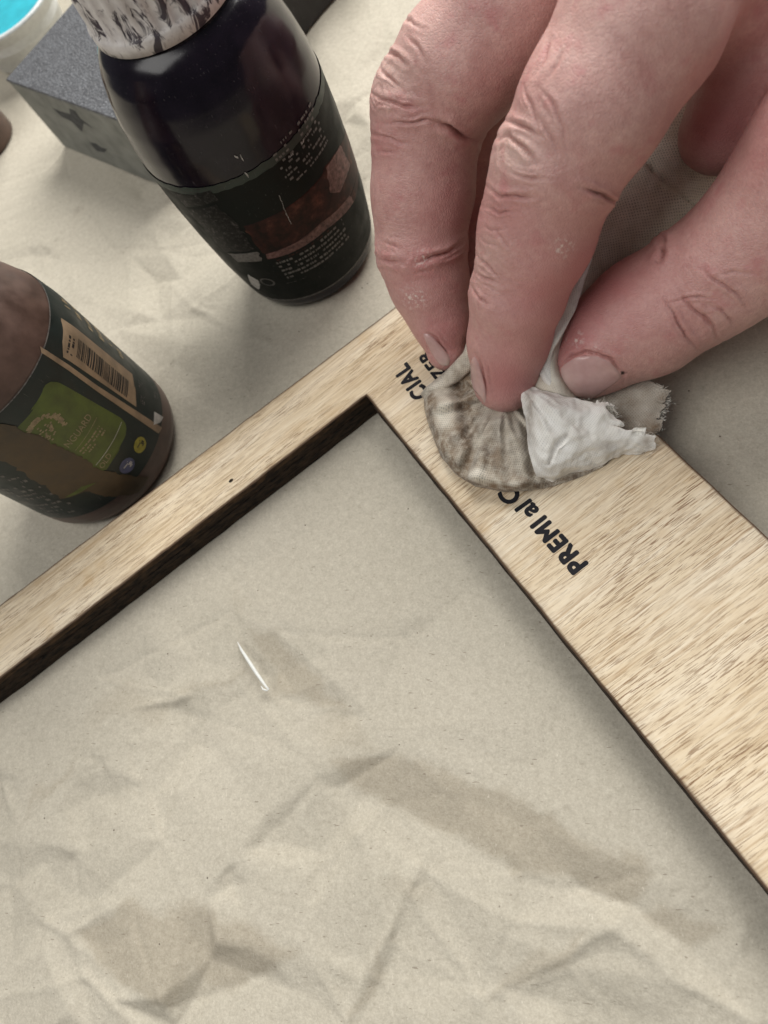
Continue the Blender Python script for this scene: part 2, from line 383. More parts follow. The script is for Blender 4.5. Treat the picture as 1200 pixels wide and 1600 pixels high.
    st = np.zeros(len(P)); Q = P[vis]; jx = np.column_stack([fbm(Q, 7, 5), fbm(Q + 70, 7, 5)]) * 15
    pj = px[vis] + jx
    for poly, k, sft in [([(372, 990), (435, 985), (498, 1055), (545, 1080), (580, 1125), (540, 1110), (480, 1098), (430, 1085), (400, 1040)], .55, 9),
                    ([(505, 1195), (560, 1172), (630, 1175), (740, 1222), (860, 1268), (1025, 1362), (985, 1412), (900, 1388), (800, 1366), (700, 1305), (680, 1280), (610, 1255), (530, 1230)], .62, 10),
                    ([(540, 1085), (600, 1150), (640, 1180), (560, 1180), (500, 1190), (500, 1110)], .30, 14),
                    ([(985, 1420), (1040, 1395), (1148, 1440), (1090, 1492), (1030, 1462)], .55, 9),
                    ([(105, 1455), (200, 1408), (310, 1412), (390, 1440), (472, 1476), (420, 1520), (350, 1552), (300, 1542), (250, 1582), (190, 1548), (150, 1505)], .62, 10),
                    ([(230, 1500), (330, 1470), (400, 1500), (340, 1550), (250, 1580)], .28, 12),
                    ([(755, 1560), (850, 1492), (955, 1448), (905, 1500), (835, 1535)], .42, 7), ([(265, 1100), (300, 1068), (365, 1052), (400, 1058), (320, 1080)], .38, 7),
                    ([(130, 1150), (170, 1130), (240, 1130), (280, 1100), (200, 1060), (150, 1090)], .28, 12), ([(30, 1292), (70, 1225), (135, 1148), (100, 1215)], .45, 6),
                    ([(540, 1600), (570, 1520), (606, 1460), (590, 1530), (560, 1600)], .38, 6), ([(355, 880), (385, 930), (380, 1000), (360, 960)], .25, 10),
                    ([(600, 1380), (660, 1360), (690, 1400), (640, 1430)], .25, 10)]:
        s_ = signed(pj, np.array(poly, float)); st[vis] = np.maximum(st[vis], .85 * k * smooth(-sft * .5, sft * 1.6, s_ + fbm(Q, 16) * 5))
    V = np.column_stack([P, h])
    o = mk('paper', V, grid_faces(len(xs), len(ys)), MAT['paper'], attrs={'shade_stain': st})
    o['kind'] = 'structure'
    tag(o, 'creased brown kraft paper covering the whole work table', 'paper')
build_paper()

# ------------------------------------------------------------------ plywood frame
def build_frame():
    A = at(572, 618, T)[:2]
    iR = at(1200, 1392, T)[:2]; oR0 = at(1024, 675, T)[:2]; oR1 = at(1200, 840, T)[:2]
    iL = at(0, 1060, T)[:2]; oL0 = at(622, 476, T)[:2]; oL1 = at(0, 945, T)[:2]
    u = (iL - A) / np.linalg.norm(iL - A); w = (iR - A) / np.linalg.norm(iR - A)
    ul = (oL1 - oL0) / np.linalg.norm(oL1 - oL0); wr = (oR1 - oR0) / np.linalg.norm(oR1 - oR0)
    M = np.column_stack([ul, -wr]); t = np.linalg.solve(M, oR0 - oL0); O = oL0 + ul * t[0]
    ring = [A, A + w * 210, A + w * 210 + (O - A) - w * ((O - A) @ w), O, O + ul * 210, A + u * 210]
    ring[2] = O + wr * (210 + (A - O) @ w); ring[4] = O + ul * (210 + (A - O) @ u)
    pts = []
    for a, b in zip(ring, ring[1:] + ring[:1]):
        n = max(2, int(np.linalg.norm(b - a) / 1.2))
        pts += [a + (b - a) * k / n for k in range(n)]
    pts = np.array(pts); area2 = np.sum(pts[:, 0] * np.roll(pts[:, 1], -1) - np.roll(pts[:, 0], -1) * pts[:, 1])
    if area2 < 0: pts = pts[::-1]
    tn = np.roll(pts, -1, 0) - np.roll(pts, 1, 0); tn /= np.linalg.norm(tn, axis=1)[:, None]
    nr = np.column_stack([tn[:, 1], -tn[:, 0]])            # outward
    corner = np.array([min(np.linalg.norm(p - r) for r in ring) for p in pts]) < .9
    org = np.array([O[0], O[1], 0])
    root = empty('plywood_frame', org)
    tag(root, 'pale plywood frame with charred laser-cut edges lying on the brown paper', 'frame')
    n = len(pts)
    def layer(name, z0, z1, inset, seed, mats, top=False):
        wob = (vnoise(np.column_stack([pts, np.full(n, seed * 7.7)]), 4.0) * .10 + vnoise(np.column_stack([pts, np.full(n, seed * 3.1)]), 2.0) * .04)
        wob[corner] = 0
        out = pts + nr * (wob - inset)[:, None]
        ch = .16 if top else .08
        inn = pts + nr * (wob - inset - ch * 1.6)[:, None]
        inn2 = pts + nr * (wob * .4 - inset - ch * 1.6 - .28 - .25 * np.abs(vnoise(np.column_stack([pts, np.full(n, 55.)]), 2.2)))[:, None]
        rings = [np.column_stack([out, np.full(n, z0)]), np.column_stack([out, np.full(n, z1 - ch)]), np.column_stack([inn, np.full(n, z1)])]
        sco = [np.ones(n), np.ones(n), np.full(n, .95)]
        if top:
            far = np.array([min(np.linalg.norm(p - r) for r in ring) for p in pts])
            inn3 = pts + nr * (-inset - np.maximum(.9, np.minimum(1.9 + .8 * np.abs(vnoise(np.column_stack([pts, np.full(n, 5.)]), 6.)), .1 + .75 * far)))[:, None]
            rings += [np.column_stack([inn2, np.full(n, z1)]), np.column_stack([inn3, np.full(n, z1)])]; sco += [np.full(n, .16), np.zeros(n)]
        V = np.vstack(rings); Fc = []
        for r in range(len(rings) - 1):
            for k in range(n):
                k2 = (k + 1) % n; Fc.append((r * n + k, r * n + k2, (r + 1) * n + k2, (r + 1) * n + k))
        nside = 2 * n
        last = (len(rings) - 1) * n
        Fc.append(tuple(range(last, last + n))); Fc.append(tuple(range(n - 1, -1, -1)))
        o = mk(name, V, Fc, mats, root, smooth=False, attrs={'scorch': np.concatenate(sco)})
        if top:
            for i, p in enumerate(o.data.polygons): p.material_index = 1 if i < nside - n else 0
        return o
    layer('back_ply', 0.0, 2.2, 0.0, 1, MAT['char'])
    layer('core_ply', 2.2, 4.1, .06, 2, MAT['char'])
    layer('core_ply', 4.2, 6.4, .28, 3, MAT['char'])
    layer('face_ply', 6.4, T, 0.0, 4, [MAT['wood'], MAT['char_brown']], True)
    # small dark knot in the narrow bar
    k = at(361, 751, T + .02); a = np.linspace(0, 2 * math.pi, 14, endpoint=False)
    g = np.array([math.cos(GRAIN), math.sin(GRAIN)]); q = np.array([-g[1], g[0]])
    V = [np.append(k[:2] + g * .62 * math.cos(t) + q * .42 * math.sin(t), T + .025 + .03 * (i % 2)) for i, t in enumerate(a)] + [np.append(k[:2], T + .012)]
    mk('knot', V, [(i, (i + 1) % 14, 14) for i in range(14)], MAT['char'], root)
    # lettering: reads up the inner edge towards the corner, tops towards the opening
    def text(body, p_start, p_end, p_top, bold, name='lettering', spacing=1.0, weight=.055):
        """p_start/p_end: photo points on the baseline at the first and last glyph edge; p_top: point at cap height above p_start"""
        cu = bpy.data.curves.new(name, 'FONT'); cu.body = body; cu.size = 1; cu.offset = bold; cu.space_character = spacing; cu.resolution_u = 4
        tmp = bpy.data.objects.new('tmp', cu); col.objects.link(tmp)
        dg = bpy.context.evaluated_depsgraph_get(); me = bpy.data.meshes.new_from_object(tmp.evaluated_get(dg))
        V = np.array([v.co[:] for v in me.vertices]); Fc = [tuple(p.vertices) for p in me.polygons]
        bpy.data.objects.remove(tmp); bpy.data.curves.remove(cu); bpy.data.meshes.remove(me)
        a, b, c = (at(*p, T)[:2] for p in (p_start, p_end, p_top))
        ex = (b - a); L = np.linalg.norm(ex); ex = ex / L; ey = np.array([-ex[1], ex[0]]); Hc = (c - a) @ ey
        x0, x1 = V[:, 0].min(), V[:, 0].max()
        X = (V[:, 0] - x0) / (x1 - x0) * L; Yy = V[:, 1] / .70 * Hc
        nv0 = len(X); sh = [(0, 0), (1, 0), (-1, 0), (0, 1), (0, -1), (.7, .7), (-.7, .7), (.7, -.7), (-.7, -.7)]; wt = Hc * weight
        X = np.concatenate([X + i * wt for i, j in sh]); Yy = np.concatenate([Yy + j * wt for i, j in sh]); Fc = [tuple(v + k * nv0 for v in f) for k in range(len(sh)) for f in Fc]; zz = np.repeat(np.arange(len(sh)) * .003, nv0)
        W = a + X[:, None] * ex + Yy[:, None] * ey
        o = mk(name, np.column_stack([W, T + .03 + zz]), Fc, MAT['ink'], root, smooth=False)
        return o
    text('PREMI', (918, 880), (851, 806), (895, 898), .0, spacing=1.14, weight=.07)['label'] = 'burnt black capitals reading PREMI'
    text('al', (842, 797), (828, 780), (819, 815), .0)['label'] = 'burnt black letters reading al'
    text('C', (816, 775), (800, 756), (793, 793), .0)['label'] = 'burnt black letter C, half under the rag'
    text('CIAL', (670, 613), (635, 567), (646, 624), .0, spacing=1.12, weight=.062)['label'] = 'burnt black letters reading CIAL'
    text('ZER', (700, 584), (668, 545), (683, 596), .0, spacing=1.12, weight=.062)['label'] = 'burnt black letters reading ZER'
    return root
frame = build_frame()

# ------------------------------------------------------------------ bottles
class Bottle:
    def __init__(s, base, prof):
        s.c = base[:2]; s.h = np.array([p[0] for p in prof], float); s.r = np.array([p[1] for p in prof], float)
    def R(s, h): return np.interp(h, s.h, s.r)
    def hit(s, px, py):                      # (azimuth, height) of the photo point on the bottle
        d = rays([(px, py)])[0]; d = d / np.linalg.norm(d); t = np.arange(20, 320, .08)
        P = CAMP + t[:, None] * d; rad = np.linalg.norm(P[:, :2] - s.c, axis=1)
        ok = (P[:, 2] > 0) & (P[:, 2] < s.h[-1]); g = rad - s.R(P[:, 2])
        i = np.where(ok & (g < 0))[0]
        if len(i) == 0: i = [np.argmin(np.where(ok, g, 1e9))]
        p = P[i[0]]; return np.array([math.atan2(p[1] - s.c[1], p[0] - s.c[0]), p[2]])
    def pt(s, az, h, off):
        r = s.R(h) + off
        return np.stack([s.c[0] + r * np.cos(az), s.c[1] + r * np.sin(az), h + 0 * r], -1)
    def lathe(s, name, prof, mat, parent, n=96, rib=None, close=True):
        a = np.linspace(0, 2 * math.pi, n, endpoint=False); V = []
        for h, r in prof:
            rr = r + (rib(a, h) if rib else 0); V.append(np.column_stack([s.c[0] + rr * np.cos(a), s.c[1] + rr * np.sin(a), np.full(n, h)]))
        V = np.stack(V, 1).reshape(-1, 3); Fc = grid_faces(n, len(prof), True)
        return mk(name, V, Fc, mat, parent)
    def band(s, name, h0, h1, a0, a1, off, mat, parent, ragged=0):
        hs = np.linspace(h0, h1, 40); az = np.linspace(a0, a1, 120); A, Hh = np.meshgrid(az, hs, indexing='ij')
        if ragged: Hh = Hh + vnoise(np.column_stack([A.ravel() * 20, Hh.ravel() * .2]), 1.3).reshape(A.shape) * ragged * ((Hh == h0) | (Hh == h1))
        return mk(name, s.pt(A.ravel(), Hh.ravel(), off), grid_faces(120, 40), mat, parent)
    def patch(s, name, outline_px, off, mat, parent, rows=26, cols=26, jit=0.0, ah=None):
        Q = ah if ah is not None else np.array([s.hit(*p) for p in outline_px]); Q = np.vstack([Q, Q[0]])
        hs = np.linspace(Q[:, 1].min() + .02, Q[:, 1].max() - .02, rows); V = []
        for k, hh in enumerate(hs):
            xs = []
            for (x1, y1), (x2, y2) in zip(Q[:-1], Q[1:]):
                if (y1 > hh) != (y2 > hh): xs.append(x1 + (hh - y1) * (x2 - x1) / (y2 - y1))
            lo, hi = min(xs), max(xs)
            if jit:
                e = vnoise(np.array([[hh, 3., 1.], [hh, 77., 9.]]), .9) * jit; lo += e[0]; hi += e[1]
            az = np.linspace(lo, hi, cols); V.append(s.pt(az, np.full(cols, hh), off))
        return mk(name, np.vstack(V), grid_faces(rows, cols), mat, parent)
    def cells(s, name, rects, off, mat, parent):          # many small printed rectangles (az0, az1, h0, h1)
        V = []; Fc = []
        for a0, a1, h0, h1 in rects:
            n = max(2, int((a1 - a0) / .05) + 1); b = len(V)
            for a in np.linspace(a0, a1, n): V += [tuple(s.pt(a, h0, off)), tuple(s.pt(a, h1, off))]
            Fc += [(b + 2 * k, b + 2 * k + 2, b + 2 * k + 3, b + 2 * k + 1) for k in range(n - 1)]
        return mk(name, V, Fc, mat, parent, smooth=False)
    def fine_print(s, a0, a1, h0, h1, n, mat, parent, off=.16, fill=.8, seed=1, name='fine_print'):
        r = random.Random(seed); rects = []
        for k in range(n):
            hh = h1 - (k + .5) * (h1 - h0) / n; th = (h1 - h0) / n * .27; a = a0
            while a < a1:
                w = r.uniform(.012, .05)
                if r.random() < fill: rects.append((a, min(a + w, a1), hh - th * r.uniform(.6, 1), hh + th * r.uniform(.6, 1)))
                a += w + r.uniform(.006, .02)
        return s.cells(name, rects, off, mat, parent)
    def text(s, body, p0, p1, hcap, mat, parent, off=.17, bold=0.0, name='lettering'):
        q0, q1 = s.hit(*p0), s.hit(*p1)
        cu = bpy.data.curves.new(name, 'FONT'); cu.body = body; cu.size = 1; cu.offset = bold; cu.resolution_u = 3
        tmp = bpy.data.objects.new('tmp', cu); col.objects.link(tmp)
        me = bpy.data.meshes.new_from_object(tmp.evaluated_get(bpy.context.evaluated_depsgraph_get()))
        V = np.array([v.co[:] for v in me.vertices]); Fc = [tuple(p.vertices) for p in me.polygons]
        bpy.data.objects.remove(tmp); bpy.data.curves.remove(cu); bpy.data.meshes.remove(me)
        x = (V[:, 0] - V[:, 0].min()) / np.ptp(V[:, 0]); az = q0[0] + x * (q1[0] - q0[0])
        hh = q0[1] + x * (q1[1] - q0[1]) + V[:, 1] / .7 * hcap
        return mk(name, s.pt(az, hh, off), Fc, mat, parent, smooth=False)

def m_gloss(name, color, rough, dust=.35, dustcol=(.35, .33, .30), var=.3, **kw):
    m = Mt(name); c = m.co(); n = m.noise(c, .25, 4)
    b = m.ramp(n, [(.3, tuple(x * (1 - var) for x in color)), (.7, tuple(x * (1 + var) for x in color))])
    sp = m.ramp(m.noise(c, 1.7, 3, .7), [(.66, 0.0), (.74, 1.0)])
    sc_ = m.ramp(m.noise(m.map(c, (3, 3, .25), (.4, .2, 0)), .9, 2), [(.70, 0.0), (.76, 1.0)])
    b = m.mix(m.math('MULTIPLY', m.math('MAXIMUM', sp, sc_), dust), b, dustcol)
    r = m.ramp(n, [(.3, rough * .8), (.7, min(1, rough * 1.3))])
    return m.fin(b, r, m.bump(m.noise(c, .5, 3), .05, .3), **kw)

def m_cap():
    m = Mt('smeared_cap'); c = m.co()
    n = m.noise(m.map(c, (.6, .6, .28)), .55, 4, .65, .8); n2 = m.noise(m.map(c, (1.1, 1.1, .4)), .8, 4, .7)
    b = m.ramp(m.noise(c, .4, 4), [(.3, (.52, .48, .46)), (.7, (.72, .68, .65))])
    b = m.mix(m.ramp(n, [(.53, 0.0), (.60, .95)]), b, (.028, .018, .03))
    b = m.mix(m.ramp(n2, [(.58, 0.0), (.70, .6)]), b, (.16, .12, .13))
    return m.fin(b, .5, m.bump(n2, .2, .5))
MAT['b1_body'] = m_gloss('dark_bottle_glass', (.008, .005, .010), .17, .14, Specular_IOR_Level=.38)
MAT['b1_label'] = m_gloss('dark_label_paper', (.007, .009, .0075), .5, .18, Specular_IOR_Level=.15)
MAT['b1_edge'] = m_gloss('worn_label_edge', (.022, .034, .026), .5, .5)
MAT['cap'] = m_cap()
MAT['print_white'] = m_plain('print_white', (.46, .44, .41), .55, .35, 1.5)
MAT['print_dim'] = m_plain('print_dim', (.13, .12, .11), .55, .45, 1.5)
MAT['b2_body'] = m_gloss('brown_bottle', (.105, .062, .048), .36, .18, (.25, .18, .15))
MAT['b2_label'] = m_gloss('green_black_label', (.012, .020, .018), .45, .14)
MAT['smear'] = m_gloss('brown_paint_smear', (.082, .055, .028), .5, .3, (.14, .10, .06))
MAT['green'] = m_gloss('green_panel', (.098, .13, .027), .5, .45, (.04, .055, .016))
MAT['tan'] = m_gloss('tan_panel', (.33, .235, .15), .5, .5, (.17, .09, .05))
MAT['gold'] = m_plain('print_tan', (.30, .23, .13), .5, .35, 1.2)
MAT['black'] = m_plain('print_black', (.02, .018, .018), .5)
MAT['yellow'] = m_plain('seal_yellow', (.34, .30, .045), .5)
MAT['blue'] = m_plain('seal_blue', (.09, .10, .19), .5)
MAT['pale'] = m_plain('print_pale', (.55, .53, .50), .5)
def m_red():
    m = Mt('worn_red_picture'); c = m.co(); n = m.noise(c, .3, 5, .7)
    return m.fin(m.ramp(n, [(.35, (.010, .005, .004)), (.55, (.040, .012, .009)), (.75, (.13, .045, .03))]), .5, Specular_IOR_Level=.2)
MAT['red'] = m_red()
def m_worn():
    m = Mt('worn_grey_print'); c = m.co(); n = m.noise(c, 1.1, 5, .75)
    return m.fin(m.ramp(n, [(.48, (.008, .008, .007)), (.60, (.035, .032, .03)), (.74, (.18, .165, .15))]), .5, Specular_IOR_Level=.2)
MAT['worn'] = m_worn()
def m_pink():
    m = Mt('worn_pink_strip'); c = m.co(); n = m.noise(c, .9, 4, .7)
    return m.fin(m.ramp(n, [(.35, (.045, .016, .014)), (.55, (.16, .075, .065)), (.72, (.26, .15, .13))]), .5)
MAT['pink'] = m_pink()

def build_dark_bottle():
    base = at(487, 397)
    body = [(0.3, 0), (0.3, 15.0), (.5, 16.2), (1.4, 17.4), (3, 18.0), (8, 18.9), (16, 20.0), (26, 20.8), (36, 21.3), (46, 21.4), (51, 21.1), (56, 20.4), (60, 19.4), (64, 18.0), (67, 16.2), (69, 14), (71, 13), (78, 13)]
    B = Bottle(base, body[1:])
    root = empty('dark_bottle', base)
    tag(root, 'dark glossy bottle with worn black label and paint-smeared white cap', 'bottle')
    fi = []
    hh = np.concatenate([np.linspace(.3, 6, 14), np.linspace(7, 50, 26), np.linspace(51, 71, 26), [78]])
    B.lathe('body', [(0.3, .01)] + [(h, float(B.R(h))) for h in hh], MAT['b1_body'], root, 128)
    ca = math.atan2(-base[1], -base[0])
    lab = B.band('label', 5.2, 46, ca - 2.2, ca + 2.2, .10, MAT['b1_label'], root)
    B.band('label_edge', 44.2, 46.0, ca - 2.15, ca + 2.15, .15, MAT['b1_edge'], lab, .25)
    B.band('label_edge', 5.0, 5.45, ca - 2.15, ca + 2.15, .17, MAT['print_dim'], lab, .12)
    B.patch('picture', [(378, 352), (418, 403), (458, 392), (507, 358), (554, 312), (563, 250), (545, 195), (525, 235), (507, 260), (485, 300), (446, 340), (402, 355)], .16, MAT['red'], lab, 40, 40, .02)
    B.patch('picture_strip', [(414, 396), (418, 404), (458, 393), (507, 359), (552, 314), (545, 305), (500, 348), (455, 382)], .20, MAT['pink'], lab, 40, 40, .01)
    B.patch('picture_block', [(508, 262), (530, 225), (546, 258), (530, 300), (515, 300)], .20, MAT['pink'], lab, 24, 24, .015)
    B.patch('printed_patch', [(292, 326), (338, 318), (372, 350), (398, 390), (352, 392)], .15, MAT['worn'], lab, 24, 20, .03)
    B.patch('printed_patch', [(355, 394), (402, 392), (410, 407), (372, 408)], .19, MAT['print_dim'], lab, 10, 20, .03)
    B.patch('printed_patch', [(272, 300), (330, 296), (340, 312), (290, 322)], .19, MAT['worn'], lab, 12, 20, .03)
    def blk(p, q, n, mat, seed, fill=.85):
        a, b = B.hit(*p), B.hit(*q); B.fine_print(min(a[0], b[0]), max(a[0], b[0]), min(a[1], b[1]), max(a[1], b[1]), n, mat, lab, fill=fill, seed=seed)
    blk((430, 408), (545, 372), 5, MAT['print_dim'], 3)
    blk((420, 232), (512, 222), 9, MAT['print_dim'], 5, .6)
    blk((445, 443), (478, 432), 1, MAT['print_dim'], 8)
    blk((280, 292), (335, 304), 3, MAT['black'], 9, .7)
    blk((425, 396), (545, 320), 3, MAT['red'], 11, .7)
    q = B.hit(418, 440); rects = []
    for k in range(20):
        a = k / 20 * 2 * math.pi; rects.append((q[0] + .085 * math.cos(a) - .012, q[0] + .085 * math.cos(a) + .012, q[1] + 1.5 * math.sin(a) - .2, q[1] + 1.5 * math.sin(a) + .2))
    B.cells('printed_ring', rects, .17, MAT['print_dim'], lab)
    B.patch('printed_patch', [(388, 428), (408, 440), (406, 452), (395, 445)], .17, MAT['print_white'], lab, 8, 8, .03)
    # scratches
    r = random.Random(4); rects = []
    for (x, y), (x2, y2) in [((436, 305), (446, 332)), ((446, 332), (455, 350)), ((375, 242), (380, 250)), ((366, 243), (372, 245)), ((388, 275), (382, 268)), ((450, 245), (458, 238)), ((470, 225), (474, 218))]:
        a, b = B.hit(x, y), B.hit(x2, y2)
        for k in range(9):
            p = a + (b - a) * k / 9 + np.array([r.uniform(-.004, .004), r.uniform(-.1, .1)]); rects.append((p[0] - .0022, p[0] + .0022, p[1] - .2, p[1] + .2))
    B.cells('scratch', rects, .21, MAT['print_white'], lab)
    cap = [(69, 12.0), (69, 14.2), (69.4, 14.9), (71.6, 15.0), (72.0, 14.7), (72.4, 14.3), (76, 14.1), (80, 13.8), (86, 13.5), (89, 13.2), (90, 12.5), (90.2, 11.0), (90.2, .01)]
    B.lathe('cap', cap, MAT['cap'], root, 240, lambda a, h: (.22 * np.sign(np.sin(a * 30)) * np.abs(np.sin(a * 30)) ** .4 if 72.2 < h < 89.5 else 0))
build_dark_bottle()

def build_brown_bottle():
    base = at(166, 703)
    prof = [(.3, 18.5), (.6, 20.0), (1.6, 21.4), (3.5, 22.0), (6, 22.2), (40, 22.2), (46, 21.6), (51, 20.0), (56, 17.5), (60, 14.5), (63, 13), (70, 13)]
    B = Bottle(base, prof); root = empty('brown_bottle', base)
    tag(root, 'brown bottle with dark green label, barcode and brown paint smear', 'bottle')
    hh = np.concatenate([np.linspace(.3, 6, 16), np.linspace(8, 40, 12), np.linspace(42, 70, 24)])
    B.lathe('body', [(.3, .01)] + [(h, float(B.R(h))) for h in hh], MAT['b2_body'], root, 128)
    ca = math.atan2(-base[1], -base[0])
    lt = B.hit(66, 548)[1]; lb = B.hit(249, 676)[1]
    lab = B.band('label', lb, lt, ca - 2.0, ca + 2.0, .10, MAT['b2_label'], root)
    B.band('label_edge', lt - .12, lt + .12, ca - 2.0, ca + 2.0, .13, MAT['print_dim'], lab)
    g = B.patch('green_panel', [(64, 612), (70, 601), (78, 596), (90, 597), (105, 605), (188, 653), (195, 661), (197, 672), (194, 685), (166, 733), (140, 740), (26, 690), (26, 668)], .16, MAT['green'], lab, 40, 40)
    B.patch('smear', [(-40, 655), (0, 660), (28, 668), (60, 680), (100, 700), (130, 716), (160, 734), (205, 742), (235, 745), (215, 770), (170, 775), (135, 765), (97, 779), (72, 760), (40, 740), (0, 716), (-40, 700)], .26, MAT['smear'], lab, 60, 40, .03)
    B.patch('green_scrap', [(98, 777), (128, 758), (150, 752), (125, 768)], .30, MAT['green'], lab, 8, 12, .02)
    # stripe, barcode panel
    B.patch('stripe', [(61, 541), (67, 545), (150, 602), (252, 668), (249, 679), (150, 611), (63, 551)], .17, MAT['tan'], lab, 60, 4)
    bp = B.patch('barcode_panel', [(94, 497), (97, 525), (94, 556), (212, 636), (211, 612), (207, 586)], .17, MAT['tan'], lab, 30, 20)
    c = [B.hit(*p) for p in ((118, 527), (116, 565), (196, 618), (194, 582))]
    h1 = c[1][1]; h0 = c[2][1]; a0 = max(c[1][0], c[2][0]) - .02; a1 = min(c[0][0], c[3][0])
    r = random.Random(2); rects = []; h = h1
    while h > h0:
        w = r.choice([.18, .18, .34, .5]); rects.append((a0, a1, h - w, h)); h -= w + r.choice([.2, .2, .36])
    B.cells('barcode', rects, .21, MAT['black'], bp)
    q0, q1 = B.hit(106, 553), B.hit(110, 526)
    B.fine_print(q0[0], q1[0], q0[1] - 1.2, q0[1] + .9, 2, MAT['black'], bp, .21, .9, 3, 'barcode_digits')
    # white printed picture on the far side of the stripe
    q0, q1 = B.hit(96, 478), B.hit(190, 552)
    B.fine_print(min(q0[0], q1[0]) - .02, max(q0[0], q1[0]) + .12, q1[1], q0[1], 6, MAT['gold'], lab, .17, .75, 6)
    B.text('NGUARD', (107, 699), (143, 651), 1.75, MAT['gold'], lab)
    B.text('OLD', (160, 732), (174, 711), 1.5, MAT['gold'], lab)
    def line(p, q, w, mat, off=.18):
        a, b = B.hit(*p), B.hit(*q); n = 14; V = []
        for k in range(n):
            z = a + (b - a) * k / (n - 1); V += [B.pt(z[0], z[1] - w, off), B.pt(z[0], z[1] + w, off)]
        mk('rule', V, [(2 * k, 2 * k + 2, 2 * k + 3, 2 * k + 1) for k in range(n - 1)], mat, lab)
    line((117, 703), (150, 652), .07, MAT['gold']); line((149, 726), (189, 659), .07, MAT['pale'])
    q0, q1 = B.hit(128, 708), B.hit(158, 668); B.fine_print(q0[0], q1[0], q1[1] - 1.6, q1[1] + 1.3, 3, MAT['gold'], lab, .18, .8, 12)
    # emblem: ring with a leafy figure
    e = B.hit(73, 674); rects = []; r = random.Random(9)
    for k in range(150):
        a = r.uniform(-.6, math.pi * 1.12); rad = r.uniform(3.3, 4.2); da = .013 * r.uniform(.6, 1.5)
        z = (e[0] + rad * math.cos(a) / 22.2, e[1] + rad * math.sin(a)); rects.append((z[0] - da, z[0] + da, z[1] - .2, z[1] + .2))
    for k in range(45):
        z = (e[0] + r.gauss(0, 1.2) / 22.2, e[1] + r.gauss(-.2, .9)); rects.append((z[0] - .01, z[0] + .012, z[1] - .16, z[1] + .18))
    B.cells('emblem', rects, .19, MAT['gold'], lab)
    def disc(px, rad, mat, inner, dots):
        q = B.hit(*px); t = np.linspace(0, 2 * math.pi, 28, endpoint=False)
        o = B.patch('seal', None, .19, mat, lab, 20, 14, ah=np.column_stack([q[0] + rad * np.cos(t) / 22.2, q[1] + rad * np.sin(t)]))
        r = random.Random(dots); rects = []
        for k in range(dots):
            rects.append((q[0] + r.uniform(-.5, .4) * rad / 22.2, q[0] + r.uniform(-.4, .5) * rad / 22.2 + .02, q[1] + (k / dots - .5) * rad, q[1] + (k / dots - .5) * rad + .3))
        rects = [(min(a, b), max(a, b), c_, d_) for a, b, c_, d_ in rects]
        B.cells('seal_print', rects, .22, inner, o)
    disc((218, 695), 1.95, MAT['yellow'], MAT['black'], 5); disc((198, 727), 2.05, MAT['blue'], MAT['pale'], 5)
    B.patch('printed_triangle', [(240, 643), (254, 652), (250, 660), (239, 664)], .18, MAT['pale'], lab, 8, 8)
    for p in ((219, 602), (222, 625), (243, 618)):
        q = B.hit(*p); B.fine_print(q[0] - .05, q[0] + .05, q[1] - 1.0, q[1] + 1.0, 3, MAT['print_dim'], lab, .18, .7, int(p[0]), 'printed_symbol')
    q0, q1 = B.hit(20, 770), B.hit(110, 800); B.fine_print(ca - 1.25, ca - .72, lb + 2, lt - 4, 17, MAT['print_dim'], lab, .16, .45, 21)
    cap = [(64, 10), (64, 15.5), (66, 16), (82, 15), (84, 13), (84, .01)]
    B.lathe('cap', cap, MAT['b2_body'], root, 96)
build_brown_bottle()

